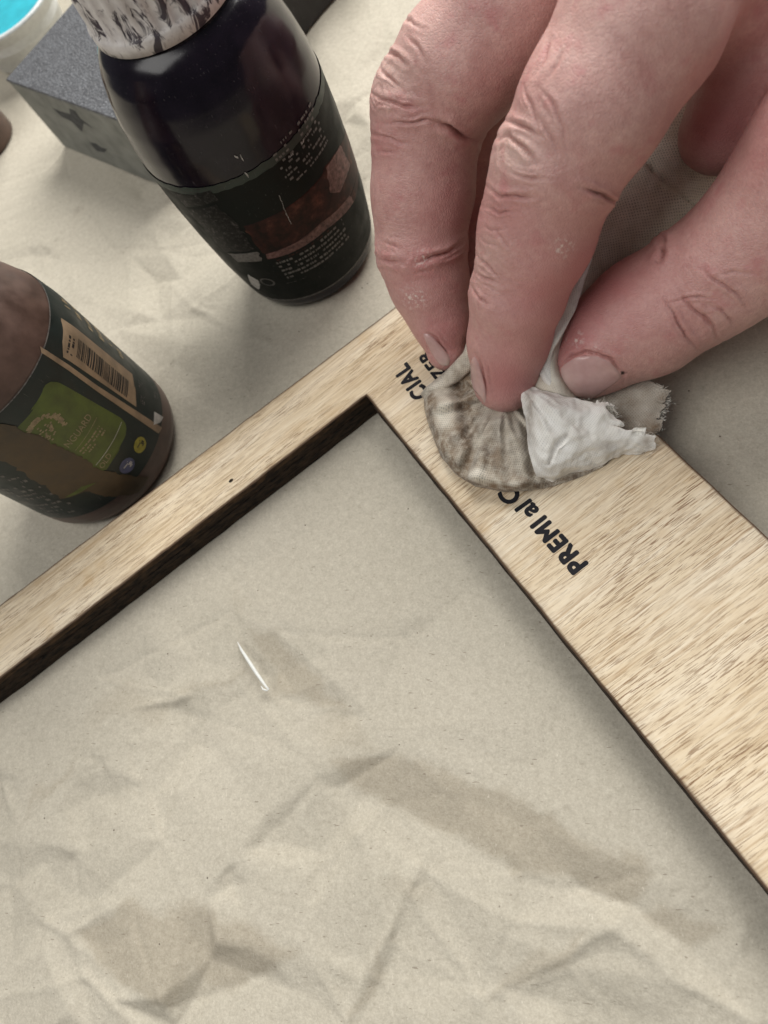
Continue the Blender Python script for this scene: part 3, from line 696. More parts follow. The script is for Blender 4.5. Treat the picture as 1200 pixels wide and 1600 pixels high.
# ------------------------------------------------------------------ sanding block, paint cup, brown jar, sliver
def rbox_mesh(P0, u, v, w, lx, ly, lz, bev=.5, nx=30, ny=40, nz=12):
    import bmesh
    bm = bmesh.new(); bmesh.ops.create_cube(bm, size=1)
    for k in bm.verts: k.co = Vector(((k.co.x + .5) * lx, (k.co.y + .5) * ly, (k.co.z + .5) * lz))
    bmesh.ops.bevel(bm, geom=bm.edges[:], offset=bev, segments=3, profile=.5, affect='EDGES')
    V = np.array([k.co[:] for k in bm.verts]); bm.verts.index_update(); Fc = [tuple(k.index for k in f.verts) for f in bm.faces]; bm.free()
    return P0 + V[:, :1] * u + V[:, 1:2] * v + V[:, 2:] * w, Fc
def build_block():
    P0 = at(100, 229); P1 = at(245, 288); u = P1 - P0; u /= np.linalg.norm(u); v = np.array([-u[1], u[0], 0]); w = np.array([0, 0, 1.])
    lx = 61.0; ly = 105.0; lz = 26.0
    m = Mt('abrasive_grit'); c = m.co(); n = m.voro(c, 1.3); n2 = m.noise(c, .3, 4); n3 = m.noise(c, 2.0, 2)
    b = m.ramp(n2, [(.3, (.055, .055, .06)), (.7, (.10, .103, .112))])
    b = m.mix(m.ramp(n3, [(.56, 0.0), (.68, .8)]), b, (.36, .37, .40)); b = m.mix(m.ramp(m.noise(c, 1.3, 3), [(.30, .7), (.42, 0.0)]), b, (.06, .06, .065))
    grit = m.fin(b, .55, m.bump(n, .35, .8))
    foam = Mt('grey_foam'); c = foam.co(); nn = foam.noise(c, 1.5, 4)
    foam = foam.fin(foam.ramp(foam.noise(c, .2, 4), [(.3, (.17, .17, .15)), (.7, (.26, .26, .23))]), .85, foam.bump(nn, .2, .6))
    root = empty('sanding_block', P0)
    tag(root, 'grey sanding block with speckled top standing behind the dark bottle', 'sanding block')
    V, Fc = rbox_mesh(P0, u, v, w, lx, ly, lz - .9, .5); mk('foam_core', V, Fc, foam, root, smooth=False)
    V, Fc = rbox_mesh(P0 + w * (lz - .9) - u * .15 - v * .15, u, v, w, lx + .3, ly + .3, .9, .25); mk('grit_sheet', V, Fc, grit, root, smooth=False)
    V, Fc = rbox_mesh(P0 + u * (lx + .02) + v * .4 + w * .4, u, v, w, .5, ly - .8, lz - 1.6, .2); mk('grit_sheet', V, Fc, m_gloss('dark_grit', (.028, .026, .025), .7, .3), root, smooth=False)
    # printed marks on the front face
    ink = m_plain('faded_print', (.055, .056, .056), .8, .5, .8)
    for poly in ([(82, 168), (95, 174), (110, 178), (108, 169), (118, 173), (125, 184), (148, 202), (131, 192), (128, 206), (113, 190), (96, 182)],
                 [(140, 222), (150, 224), (158, 230), (168, 233), (163, 238), (152, 236), (147, 231)]):
        pts = []
        for x, y in poly:
            d = rays([(x, y)])[0]; t = ((P0 - CAMP) @ v) / (d @ v); pts.append(CAMP + d * t - v * .06)
        mk('printed_mark', pts, [tuple(range(len(pts)))], ink, root, smooth=False)
build_block()

def lathe_mesh(c, prof, n=80):
    a = np.linspace(0, 2 * math.pi, n, endpoint=False)
    V = np.stack([np.column_stack([c[0] + r * np.cos(a), c[1] + r * np.sin(a), np.full(n, h)]) for h, r in prof], 1).reshape(-1, 3)
    return V, grid_faces(n, len(prof), True)
def build_cup():
    h = 16.0; rim = at(64, 0, h); rim2 = at(0, 58, h)          # two points on the outer rim
    mid = (rim + rim2) / 2; dr = rim2 - rim; nrm = np.array([-dr[1], dr[0], 0]); nrm /= np.linalg.norm(nrm)
    if nrm[0] > 0: nrm = -nrm
    R = 21.0; c = mid + nrm * math.sqrt(R * R - (np.linalg.norm(dr) / 2) ** 2); c[2] = 0
    root = empty('paint_cup', c); tag(root, 'white plastic cup of turquoise paint at the corner behind the sanding block', 'cup')
    white = m_plain('cup_plastic', (.72, .74, .74), .35, .08)
    V, Fc = lathe_mesh(c, [(.2, .01), (.2, 15.5), (1, 16.2), (h - 2.2, 19.0), (h - 1.8, 20.4), (h - .9, R), (h - .2, 20.7), (h, 20.0), (h - .2, 19.3), (h - 1, 18.9), (h - 8, 18)])
    mk('cup_wall', V, Fc, white, root)
    V, Fc = lathe_mesh(c, [(h - 2.6, .01), (h - 2.7, 12), (h - 2.4, 18.3), (h - 1.5, 18.85)])
    mk('paint', V, Fc, m_plain('turquoise_paint', (.04, .42, .52), .3, .15, .2), root)
build_cup()
def build_jar():
    e = at(9, 236, 0); d = at(-60, 215, 0) - e; d /= np.linalg.norm(d); c = e + d * 12.6; c[2] = 0
    root = empty('brown_jar', c); tag(root, 'small brown jar just entering the picture at its left edge', 'jar')
    V, Fc = lathe_mesh(c, [(.2, .01), (.2, 11.5), (1, 12.4), (13, 12.4), (14, 12.0)]); mk('body', V, Fc, MAT['b2_body'], root)
    V, Fc = lathe_mesh(c, [(13.6, 12.2), (13.8, 13.0), (14.5, 13.3), (22, 13.2), (23, 12.6), (23.2, 11), (23.2, .01)]); mk('lid', V, Fc, m_plain('jar_lid', (.10, .05, .03), .4), root)
build_jar()
def build_sliver():
    pts = [(371, 1003, .35), (377, 1015, .6), (388, 1032, .75), (399, 1049, .75), (408, 1062, .7), (416, 1073, .6), (420, 1077, .6), (417, 1079, .5), (411, 1077, .45), (408, 1072, .4)]
    rad = [.08, .30, .40, .40, .36, .26, .22, .2, .18, .12]
    C = ats(pts); n = 8; V = []
    for i, (p, r) in enumerate(zip(C, rad)):
        t = C[min(i + 1, len(C) - 1)] - C[max(i - 1, 0)]; t /= np.linalg.norm(t); s = np.cross(t, (0, 0, 1)); s /= np.linalg.norm(s); b = np.cross(s, t)
        V += [p + r * (math.cos(a) * s + .8 * math.sin(a) * b) for a in np.linspace(0, 2 * math.pi, n, endpoint=False)]
    Fc = [(i * n + k, i * n + (k + 1) % n, (i + 1) * n + (k + 1) % n, (i + 1) * n + k) for i in range(len(C) - 1) for k in range(n)] + [tuple(range(n - 1, -1, -1)), tuple(range((len(C) - 1) * n, len(C) * n))]
    o = mk('sliver', V, Fc, m_plain('white_sliver', (.78, .78, .75), .4, .05), org=C[3])
    tag(o, 'thin white sliver with a hooked end lying on the paper', 'sliver')
build_sliver()

# ------------------------------------------------------------------ hand
def W3(x, y, h): return at(x, y, h)
FING = {
 'index': [[(1090, -150, 66, 12.2), (1000, 40, 62, 11.7), (925, 170, 56, 11.2), (880, 250, 50.5, 10.5)],
           [(868, 262, 50, 10.4), (836, 368, 40.5, 9.6), (811, 450, 33, 8.7)],
           [(805, 470, 31, 8.5), (795, 530, 23.5, 7.6), (789, 592, 16, 6.4)]],
 'middle': [[(900, -130, 60, 12), (790, 20, 57.5, 11.4), (720, 100, 53, 11.0), (678, 155, 48.5, 10.8)],
            [(668, 172, 47, 10.8), (661, 300, 36, 9.9), (658, 375, 29.5, 9.3)],
            [(660, 398, 27.5, 9.0), (672, 445, 22.5, 8.0), (687, 495, 17.5, 6.4), (697, 546, 13, 4.3)]],
 'thumb': [[(1340, 220, 40, 14), (1215, 350, 30, 12.3), (1125, 422, 24, 11.5)],
           [(1085, 448, 21, 11.4), (1010, 496, 17.5, 11.2), (945, 535, 15.5, 9.6), (917, 566, 14.2, 7.2)]],
 'ring': [[(1270, -40, 50, 10), (1185, 90, 42, 9), (1128, 205, 33, 7.2)]],
}
PALM = [((24, 122, 66), 12.5, (88, 178, 62), 15), ((8, 138, 61), 12, (84, 186, 58), 15), ((-2, 154, 53), 11.5, (82, 192, 52), 15), ((-8, 168, 44), 10.5, (80, 196, 48), 14),
        ((44, 94, 40), 14, (78, 140, 48), 17), ((30, 118, 52), 9, (70, 140, 50), 14), ((86, 180, 56), 17, (150, 235, 62), 22), ((78, 142, 48), 17, (92, 170, 54), 17),
        ((-2, 154, 53), 11, (22, 136, 34), 9), ((-8, 168, 44), 10, (16, 150, 30), 8)]
def seg_d(P, a, b, ra, rb):
    ab = b - a; t = np.clip(((P - a) @ ab) / (ab @ ab), 0, 1)
    return np.linalg.norm(P - a - t[:, None] * ab, axis=1) - (ra + (rb - ra) * t)
def smin(a, b, k):
    h = np.maximum(k - np.abs(a - b), 0) / k; return np.minimum(a, b) - h * h * k * .25
SEGS = []
for f, chains in FING.items():
    for ci, ch in enumerate(chains):
        pts = [(W3(*c[:3]), c[3]) for c in ch]
        SEGS.append((f, ci, [(pts[i][0], pts[i + 1][0], pts[i][1], pts[i + 1][1]) for i in range(len(pts) - 1)]))
_c = [(np.array((0., 150, 48)), 10.), (np.array((-14., 134, 37)), 9.5), (np.array((-18., 119, 20)), 9.), (np.array((-17., 106, 15)), 6.8)]   # finger curled under, behind the middle one
SEGS.append(('little', 0, [(_c[i][0], _c[i + 1][0], _c[i][1], _c[i + 1][1]) for i in range(3)]))
def hand_sdf(P):
    P = np.asarray(P, np.float64); fing = {}
    for f, ci, segs in SEGS:
        d = None
        for a, b, ra, rb in segs:
            e = seg_d(P, a, b, ra, rb); d = e if d is None else smin(d, e, 2.0)
        fing[f] = d if f not in fing else smin(fing[f], d, 1.5)
    palm = None
    for a, ra, b, rb in PALM:
        e = seg_d(P, np.array(a, float), np.array(b, float), ra, rb); palm = e if palm is None else smin(palm, e, 7.0)
    out = palm
    for f, k in (('index', 6.0), ('middle', 6.0), ('thumb', 6.0), ('ring', 2.0), ('little', .3)): out = smin(out, fing[f], k) if f in ('ring', 'little') else np.minimum(out, smin(palm, fing[f], k))
    return out, fing
def surface_nets(Fv, o, st):
    nx, ny, nz = Fv.shape; ins = Fv < 0
    c = [(i, j, k) for i in (0, 1) for j in (0, 1) for k in (0, 1)]
    sl = lambda A, i, j, k: A[i:nx - 1 + i, j:ny - 1 + j, k:nz - 1 + k]
    cnt = sum(sl(ins, *q).astype(np.int8) for q in c); act = (cnt > 0) & (cnt < 8)
    idx = -np.ones(act.shape, np.int64); A = np.argwhere(act); idx[act] = np.arange(len(A))
    vals = np.stack([sl(Fv, *q)[act] for q in c], 1); pos = np.zeros((len(A), 3)); w = np.zeros(len(A))
    for a in range(8):
        for b in range(a + 1, 8):
            if sum(abs(c[a][k] - c[b][k]) for k in range(3)) != 1: continue
            m = (vals[:, a] < 0) != (vals[:, b] < 0); t = vals[m, a] / (vals[m, a] - vals[m, b])
            pos[m] += np.array(c[a]) + t[:, None] * (np.array(c[b]) - np.array(c[a])); w[m] += 1
    V = (A + pos / w[:, None]) * st + o; Q = []
    for ax in range(3):
        s0 = [slice(None)] * 3; s1 = [slice(None)] * 3; s0[ax] = slice(0, -1); s1[ax] = slice(1, None)
        a, b = ins[tuple(s0)], ins[tuple(s1)]; E_ = np.argwhere(a != b); fl = a[tuple(E_.T)]
        o1, o2 = [k for k in range(3) if k != ax]
        ok = (E_[:, o1] > 0) & (E_[:, o2] > 0) & (E_[:, o1] < Fv.shape[o1] - 1) & (E_[:, o2] < Fv.shape[o2] - 1); E_ = E_[ok]; fl = fl[ok]
        def cell(d1_, d2_):
            q = E_.copy(); q[:, o1] -= d1_; q[:, o2] -= d2_; return idx[tuple(q.T)]
        f = np.stack([cell(0, 0), cell(1, 0), cell(1, 1), cell(0, 1)], 1)
        if ax == 1: fl = ~fl
        f[~fl] = f[~fl][:, ::-1]; Q.append(f)
    return V, np.vstack(Q)
def subdiv(V, Q):
    E_ = np.sort(np.stack([Q, np.roll(Q, -1, 1)], -1).reshape(-1, 2), 1); key = E_[:, 0] * len(V) + E_[:, 1]
    u, inv = np.unique(key, return_inverse=True); mid = (V[u // len(V)] + V[u % len(V)]) / 2; cen = V[Q].mean(1)
    m = len(V) + inv.reshape(-1, 4); c = len(V) + len(u) + np.arange(len(Q))
    F2 = np.concatenate([np.stack([Q[:, k], m[:, k], c, m[:, k - 1]], 1) for k in range(4)])
    return np.vstack([V, mid, cen]), F2
def relax(V, Q, n=1, a=.5):
    for _ in range(n):
        acc = np.zeros_like(V); cnt = np.zeros(len(V))
        for k in range(4):
            i, j = Q[:, k], Q[:, (k + 1) % 4]
            for c in range(3):
                acc[:, c] += np.bincount(i, V[j, c], len(V)) + np.bincount(j, V[i, c], len(V))
            cnt += np.bincount(i, minlength=len(V)) + np.bincount(j, minlength=len(V))
        V = V * (1 - a) + a * acc / cnt[:, None]
    return V
def vnormals(V, Q):
    n = np.cross(V[Q[:, 2]] - V[Q[:, 0]], V[Q[:, 3]] - V[Q[:, 1]]); N = np.zeros_like(V)
    for k in range(4):
        for c in range(3): N[:, c] += np.bincount(Q[:, k], n[:, c], len(V))
    return N / (np.linalg.norm(N, axis=1)[:, None] + 1e-12)

GROOVES = [  # (finger, photo polyline, depth mm, width px)
 ('index', [(787, 190), (817, 195), (847, 213)], .55, 3.2), ('index', [(777, 217), (798, 213), (819, 230), (840, 258)], .60, 3.6), ('index', [(798, 269), (829, 279), (852, 281)], .30, 3.0),
 ('index', [(762, 292), (787, 307), (815, 307), (840, 304)], .45, 3.0), ('index', [(757, 323), (782, 332), (810, 332)], .30, 2.8), ('index', [(817, 134), (831, 167), (843, 197)], .28, 3.0),
 ('index', [(840, 132), (864, 160), (880, 197), (887, 230)], .25, 3.0), ('index', [(845, 181), (864, 218), (873, 241)], .28, 3.0), ('index', [(738, 395), (761, 416), (782, 440)], .32, 2.8),
 ('index', [(736, 424), (759, 435), (784, 447)], .28, 2.6), ('index', [(732, 444), (746, 464), (764, 476)], .30, 2.8), ('index', [(905, 292), (930, 300), (958, 312), (975, 320)], .5, 3.6),
 ('index', [(770, 350), (785, 372), (798, 392)], .15, 2.6), ('index', [(860, 60), (850, 95), (835, 120)], .2, 3.2), ('index', [(884, 72), (872, 100), (852, 128)], .18, 3.0),
 ('index', [(752, 352), (770, 358), (790, 357)], .15, 2.4), ('index', [(748, 372), (762, 380), (778, 381)], .14, 2.4),
 ('middle', [(602, 80), (622, 88), (634, 102)], .45, 3.2), ('middle', [(594, 105), (612, 124), (626, 138)], .38, 3.0), ('middle', [(575, 143), (596, 154), (622, 162), (660, 168)], .50, 3.0),
 ('middle', [(600, 190), (640, 190), (666, 188), (690, 197)], .35, 3.0), ('middle', [(680, 194), (704, 202), (726, 216), (745, 222)], .9, 4.5), ('middle', [(576, 208), (608, 216), (640, 222)], .32, 2.8),
 ('middle', [(590, 238), (618, 238)], .2, 2.4), ('middle', [(634, 52), (650, 74), (664, 100)], .22, 3.0), ('middle', [(588, 402), (610, 410), (630, 410)], .40, 3.2),
 ('middle', [(650, 410), (680, 401), (704, 392), (722, 380)], .6, 3.6), ('middle', [(598, 376), (626, 390)], .22, 2.6), ('middle', [(650, 424), (672, 423)], .15, 2.4), ('middle', [(615, 30), (640, 32), (662, 45)], .2, 3),
 ('thumb', [(1033, 460), (1047, 481), (1058, 502), (1075, 529), (1098, 550)], .42, 3.0), ('thumb', [(1061, 452), (1077, 478), (1098, 495), (1115, 511), (1129, 537)], .45, 3.2),
 ('thumb', [(1105, 476), (1126, 487), (1152, 513)], .32, 2.8), ('thumb', [(1040, 471), (1070, 466), (1087, 465), (1121, 466)], .30, 2.4), ('thumb', [(1091, 417), (1122, 439), (1152, 462), (1171, 488)], .35, 3.0),
 ('thumb', [(1034, 376), (1037, 392), (1030, 405)], .8, 5.0), ('thumb', [(1120, 430), (1150, 425), (1190, 430)], .15, 3.0), ('thumb', [(870, 577), (893, 557), (915, 551), (935, 552), (957, 561), (972, 580), (974, 596)], .5, 3.0),
 ('index', [(741, 552), (754, 577), (761, 607), (760, 629)], .4, 2.8), ('middle', [(662, 516), (690, 538), (704, 557)], .35, 2.6),
]
NAILS = {'thumb': ([(875, 575), (895, 560), (913, 556), (933, 557), (952, 565), (966, 579), (971, 590), (962, 598), (948, 608), (930, 621), (910, 626), (893, 618), (880, 600)], (872, 600)),
         'index': ([(736, 575), (737, 604), (740, 624), (748, 633), (759, 628), (760, 609), (753, 579), (742, 556), (737, 562)], (750, 632)),
         'middle': ([(660, 521), (669, 541), (680, 561), (690, 572), (702, 571), (703, 558), (690, 540), (672, 522)], (700, 572))}
def build_hand():
    st = .6; lo = np.array([-50, 62, -2]); hi = np.array([128, 222, 92])
    n = ((hi - lo) / st).astype(int) + 1
    ax = [lo[k] + st * np.arange(n[k]) for k in range(3)]
    K = 4; nc = -(-n // K)                   # coarse pass first, then only the cells near the skin
    cax = [lo[k] + st * (np.arange(nc[k]) * K + (K - 1) / 2) for k in range(3)]
    cf = hand_sdf(np.stack(np.meshgrid(*cax, indexing='ij'), -1).reshape(-1, 3))[0].reshape(nc).astype(np.float32)
    Fv = cf.repeat(K, 0).repeat(K, 1).repeat(K, 2)[:n[0], :n[1], :n[2]].copy()
    near = np.argwhere(np.abs(Fv) < K * st * 1.5)
    for i0 in range(0, len(near), 400000):
        q = near[i0:i0 + 400000]; Fv[tuple(q.T)] = hand_sdf(lo + st * q)[0]
    V, Q = surface_nets(Fv, lo, st)
    V = relax(V, Q, 2); V, Q = subdiv(V, Q); V = relax(V, Q, 2)
    N = vnormals(V, Q)
    d, fing = hand_sdf(V); V = V - N * np.clip(d, -.6, .6)[:, None]
    V = relax(V, Q, 3); N = vnormals(V, Q)
    which = np.array(list(fing.keys()))[np.argmin(np.stack(list(fing.values()), 1), 1)]
    # soft irregularity of flesh, then knuckle and joint creases
    disp = fbm(V, 14, 3) * .35
    px = proj(V); front = ((CAMP - V) * N).sum(1) > 0
    zz = V[:, 2]
    groove = np.zeros(len(V))
    lines = []; rg = np.random.default_rng(11)
    for f, line, dep, wd in GROOVES:
        lines.append((f, line, dep * 1.45, wd))
        if dep < .24 or dep > .65: continue
        L = np.array(line, float); t = L[-1] - L[0]; nn = np.array([-t[1], t[0]]) / np.linalg.norm(t)
        for sgn in (-1, 1, -1, 1):
            k0, k1 = sorted(rg.uniform(0, 1, 2)); k0 *= .5; k1 = .5 + k1 * .6; o = sgn * rg.uniform(4, 11) * nn
            q = np.array([np.interp([k0 + (k1 - k0) * z / 3 for z in range(4)], np.linspace(0, 1, len(L)), L[:, c]) for c in (0, 1)]).T
            lines.append((f, (q + o + rg.normal(0, 1.5, (4, 2))).tolist(), dep * rg.uniform(.15, .35), 2.3))
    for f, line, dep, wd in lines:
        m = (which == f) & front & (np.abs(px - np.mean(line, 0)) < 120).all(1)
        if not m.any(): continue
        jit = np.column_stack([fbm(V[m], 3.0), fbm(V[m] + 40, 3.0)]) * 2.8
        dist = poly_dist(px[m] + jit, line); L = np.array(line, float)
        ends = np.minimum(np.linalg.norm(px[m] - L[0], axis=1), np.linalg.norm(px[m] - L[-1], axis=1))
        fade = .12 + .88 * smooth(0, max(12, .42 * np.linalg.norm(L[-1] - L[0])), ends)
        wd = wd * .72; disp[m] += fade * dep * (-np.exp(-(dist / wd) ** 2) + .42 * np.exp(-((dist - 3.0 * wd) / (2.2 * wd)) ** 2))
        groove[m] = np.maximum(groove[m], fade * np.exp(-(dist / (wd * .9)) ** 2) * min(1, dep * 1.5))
    for f, js in (('index', ((815, 240), (765, 425))), ('middle', ((605, 150), (600, 400))), ('thumb', ((1110, 480),))):   # fine transverse skin lines over the joints
        ch = np.vstack([[W3(*c[:3]) for c in cc] for cc in FING[f]]); m = (which == f) & front; Q3 = V[m]; best = np.full(len(Q3), 1e9); tt = np.zeros(len(Q3)); L0 = 0
        for a, b in zip(ch[:-1], ch[1:]):
            ab = b - a; l = np.linalg.norm(ab)
            if l < .5: continue
            t = np.clip((Q3 - a) @ ab / l ** 2, -.2, 1.2); dd = np.linalg.norm(Q3 - a - t[:, None] * ab, axis=1); u = dd < best; best[u] = dd[u]; tt[u] = L0 + t[u] * l; L0 += l
        w = sum(np.exp(-((px[m] - j) ** 2).sum(1) / 52 ** 2) for j in js) + .12
        ph = tt + fbm(Q3, 6, 3) * 2.2; disp[m] += w * (.075 * np.sin(ph * 2 * math.pi / 1.5) * (.5 + .5 * vnoise(Q3, 3)) + .05 * np.sin(ph * 2 * math.pi / .95 + 2 * vnoise(Q3, 4)))
    V = V + N * disp[:, None]
    g = lambda x, y, r: np.exp(-((px - (x, y)) ** 2).sum(1) / (r * r)) * front
    red = np.clip(.75 * g(905, 470, 90) + .45 * g(690, 450, 80) * (which == 'middle') + .5 * g(830, 560, 80) + .5 * g(950, 440, 80) + .35 * g(930, 300, 60) + .3 * g(1100, 380, 80) + .35 * g(720, 330, 60) + .8 * g(1130, 180, 90), 0, .8) * (1.05 + .6 * fbm(V, 8)) + .45 * g(800, 330, 40) + .4 * g(600, 230, 40) + .5 * g(660, 410, 30) + .35 * g(1090, 500, 45) + .5 * g(790, 600, 40) + .4 * g(690, 540, 40)
    pale = np.clip(.75 * g(805, 235, 42) + .65 * g(608, 112, 42) + .35 * g(760, 400, 30) + .3 * g(1120, 490, 30) + .3 * g(900, 30, 80) + .35 * g(650, 30, 50) + .25 * g(1140, 340, 50), 0, .8)
    dry = np.clip(g(648, 465, 16) + g(880, 385, 14) + .8 * g(900, 530, 12) + .6 * g(660, 405, 16) + .5 * g(935, 545, 8), 0, 1)
    spot = smooth(.35, .6, g(973, 583, 3.2) + .5 * g(979, 581, 3))
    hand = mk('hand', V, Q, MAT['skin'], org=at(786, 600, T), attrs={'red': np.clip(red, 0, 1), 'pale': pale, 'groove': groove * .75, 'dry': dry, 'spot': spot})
    tag(hand, "person's bare right hand pinching the folded rag against the plywood", 'hand')
    bvh = BVHTree.FromPolygons([tuple(v) for v in V], [tuple(int(i) for i in f) for f in Q])
    for f, (poly, tip) in NAILS.items():
        poly = np.array(poly, float); k = 4
        dense = []
        for a, b in zip(poly, np.roll(poly, -1, 0)): dense += [a + (b - a) * t / k for t in range(k)]
        dense = np.array(dense); dense = (np.roll(dense, 1, 0) + dense * 2 + np.roll(dense, -1, 0)) / 4
        c = dense.mean(0); rings = [1.0, .97, .9, .78, .62, .45, .28, .12]; VV = []; tipv = []
        last = None
        for ri, s_ in enumerate(rings):
            for p in dense:
                q = c + (p - c) * s_; d_ = rays([q])[0]
                hit = bvh.ray_cast(Vector(CAMP), Vector(d_))
                if hit[0] is None: hit = last
                last = hit; off = (.02, .22, .30, .33, .34, .35, .36, .36)[ri]
                VV.append(np.array(hit[0]) + np.array(hit[1]) * off); tipv.append(math.exp(-np.linalg.norm(q - np.array(tip)) / (9 if f != 'thumb' else 14)) * .9)
        nr, nd = len(rings), len(dense); VV = np.array(VV).reshape(nr, nd, 3)
        for _ in range(3):
            sm = VV.copy(); sm[1:-1] = (VV[:-2] + VV[2:] + 2 * VV[1:-1] + np.roll(VV, 1, 1)[1:-1] + np.roll(VV, -1, 1)[1:-1]) / 6; VV = sm
        VV = VV.reshape(-1, 3)
        Fc = [(r * nd + k_, r * nd + (k_ + 1) % nd, (r + 1) * nd + (k_ + 1) % nd, (r + 1) * nd + k_) for r in range(nr - 1) for k_ in range(nd)] + [tuple(range((nr - 1) * nd, nr * nd))]
        mk('fingernail', VV, Fc, MAT['nail'], hand, attrs={'tip': tipv})
    return bvh
hand_bvh = build_hand()

# ------------------------------------------------------------------ rag
def bspline_up(net, nu, nv):
    """upsample a control net (rows, cols, k) with Catmull-Rom along both directions"""
    def up(A, n):
        A = np.concatenate([2 * A[:1] - A[1:2], A, 2 * A[-1:] - A[-2:-1]]); m = len(A) - 3; t = np.linspace(0, m - 1e-6, n); i = t.astype(int); f = (t - i).reshape(-1, *([1] * (A.ndim - 1)))
        p0, p1, p2, p3 = A[i], A[i + 1], A[i + 2], A[i + 3]
        return .5 * (2 * p1 + (p2 - p0) * f + (2 * p0 - 5 * p1 + 4 * p2 - p3) * f ** 2 + (3 * p1 - p0 - 3 * p2 + p3) * f ** 3)
    A = up(np.asarray(net, float), nu); return np.swapaxes(up(np.swapaxes(A, 0, 1), nv), 0, 1)
def uv_len(G):
    du = np.linalg.norm(np.diff(G, axis=0), axis=2).mean(1); dv = np.linalg.norm(np.diff(G, axis=1), axis=2).mean(0)
    U, Vv = np.meshgrid(np.concatenate([[0], np.cumsum(du)]), np.concatenate([[0], np.cumsum(dv)]), indexing='ij'); return np.stack([U, Vv], -1)
def sheet(name, net, nu, nv, mat, parent, thick=.45, wrinkle=.35, wscale=5, dirt=None, ragged=None, fine=.06):
    W = bspline_up(np.array([[at(*p) for p in row] for row in net]), nu, nv)
    if ragged: W = ragged(W)
    P = W.reshape(-1, 3); Fc = grid_faces(nu, nv); N = vnormals(P, Fc)
    if np.mean(N @ np.array([0, 0, 1.0])) < 0: N = -N; Fc = Fc[:, ::-1]
    P = P + N * (fbm(P, wscale, 3) * wrinkle + vnoise(P, .9) * fine)[:, None]
    uv = uv_len(W).reshape(-1, 2); n = len(P); Pb = P - N * thick
    bnd = np.concatenate([np.arange(nv), np.arange(1, nu) * nv + nv - 1, (nu - 1) * nv + np.arange(nv - 2, -1, -1), np.arange(nu - 2, 0, -1) * nv])
    side = np.stack([bnd, np.roll(bnd, -1), np.roll(bnd, -1) + n, bnd + n], 1)
    px = proj(P); d = np.clip(dirt(px, P), 0, 1) if dirt else np.zeros(n)
    return mk(name, np.vstack([P, Pb]), np.vstack([Fc, Fc[:, ::-1] + n, side]), mat, parent, uv=np.vstack([uv, uv]), attrs={'dirt': np.concatenate([d, d])})
def gz(px, x, y, r, ry=None): return np.exp(-((px[:, 0] - x) / r) ** 2 - ((px[:, 1] - y) / (ry or r)) ** 2)

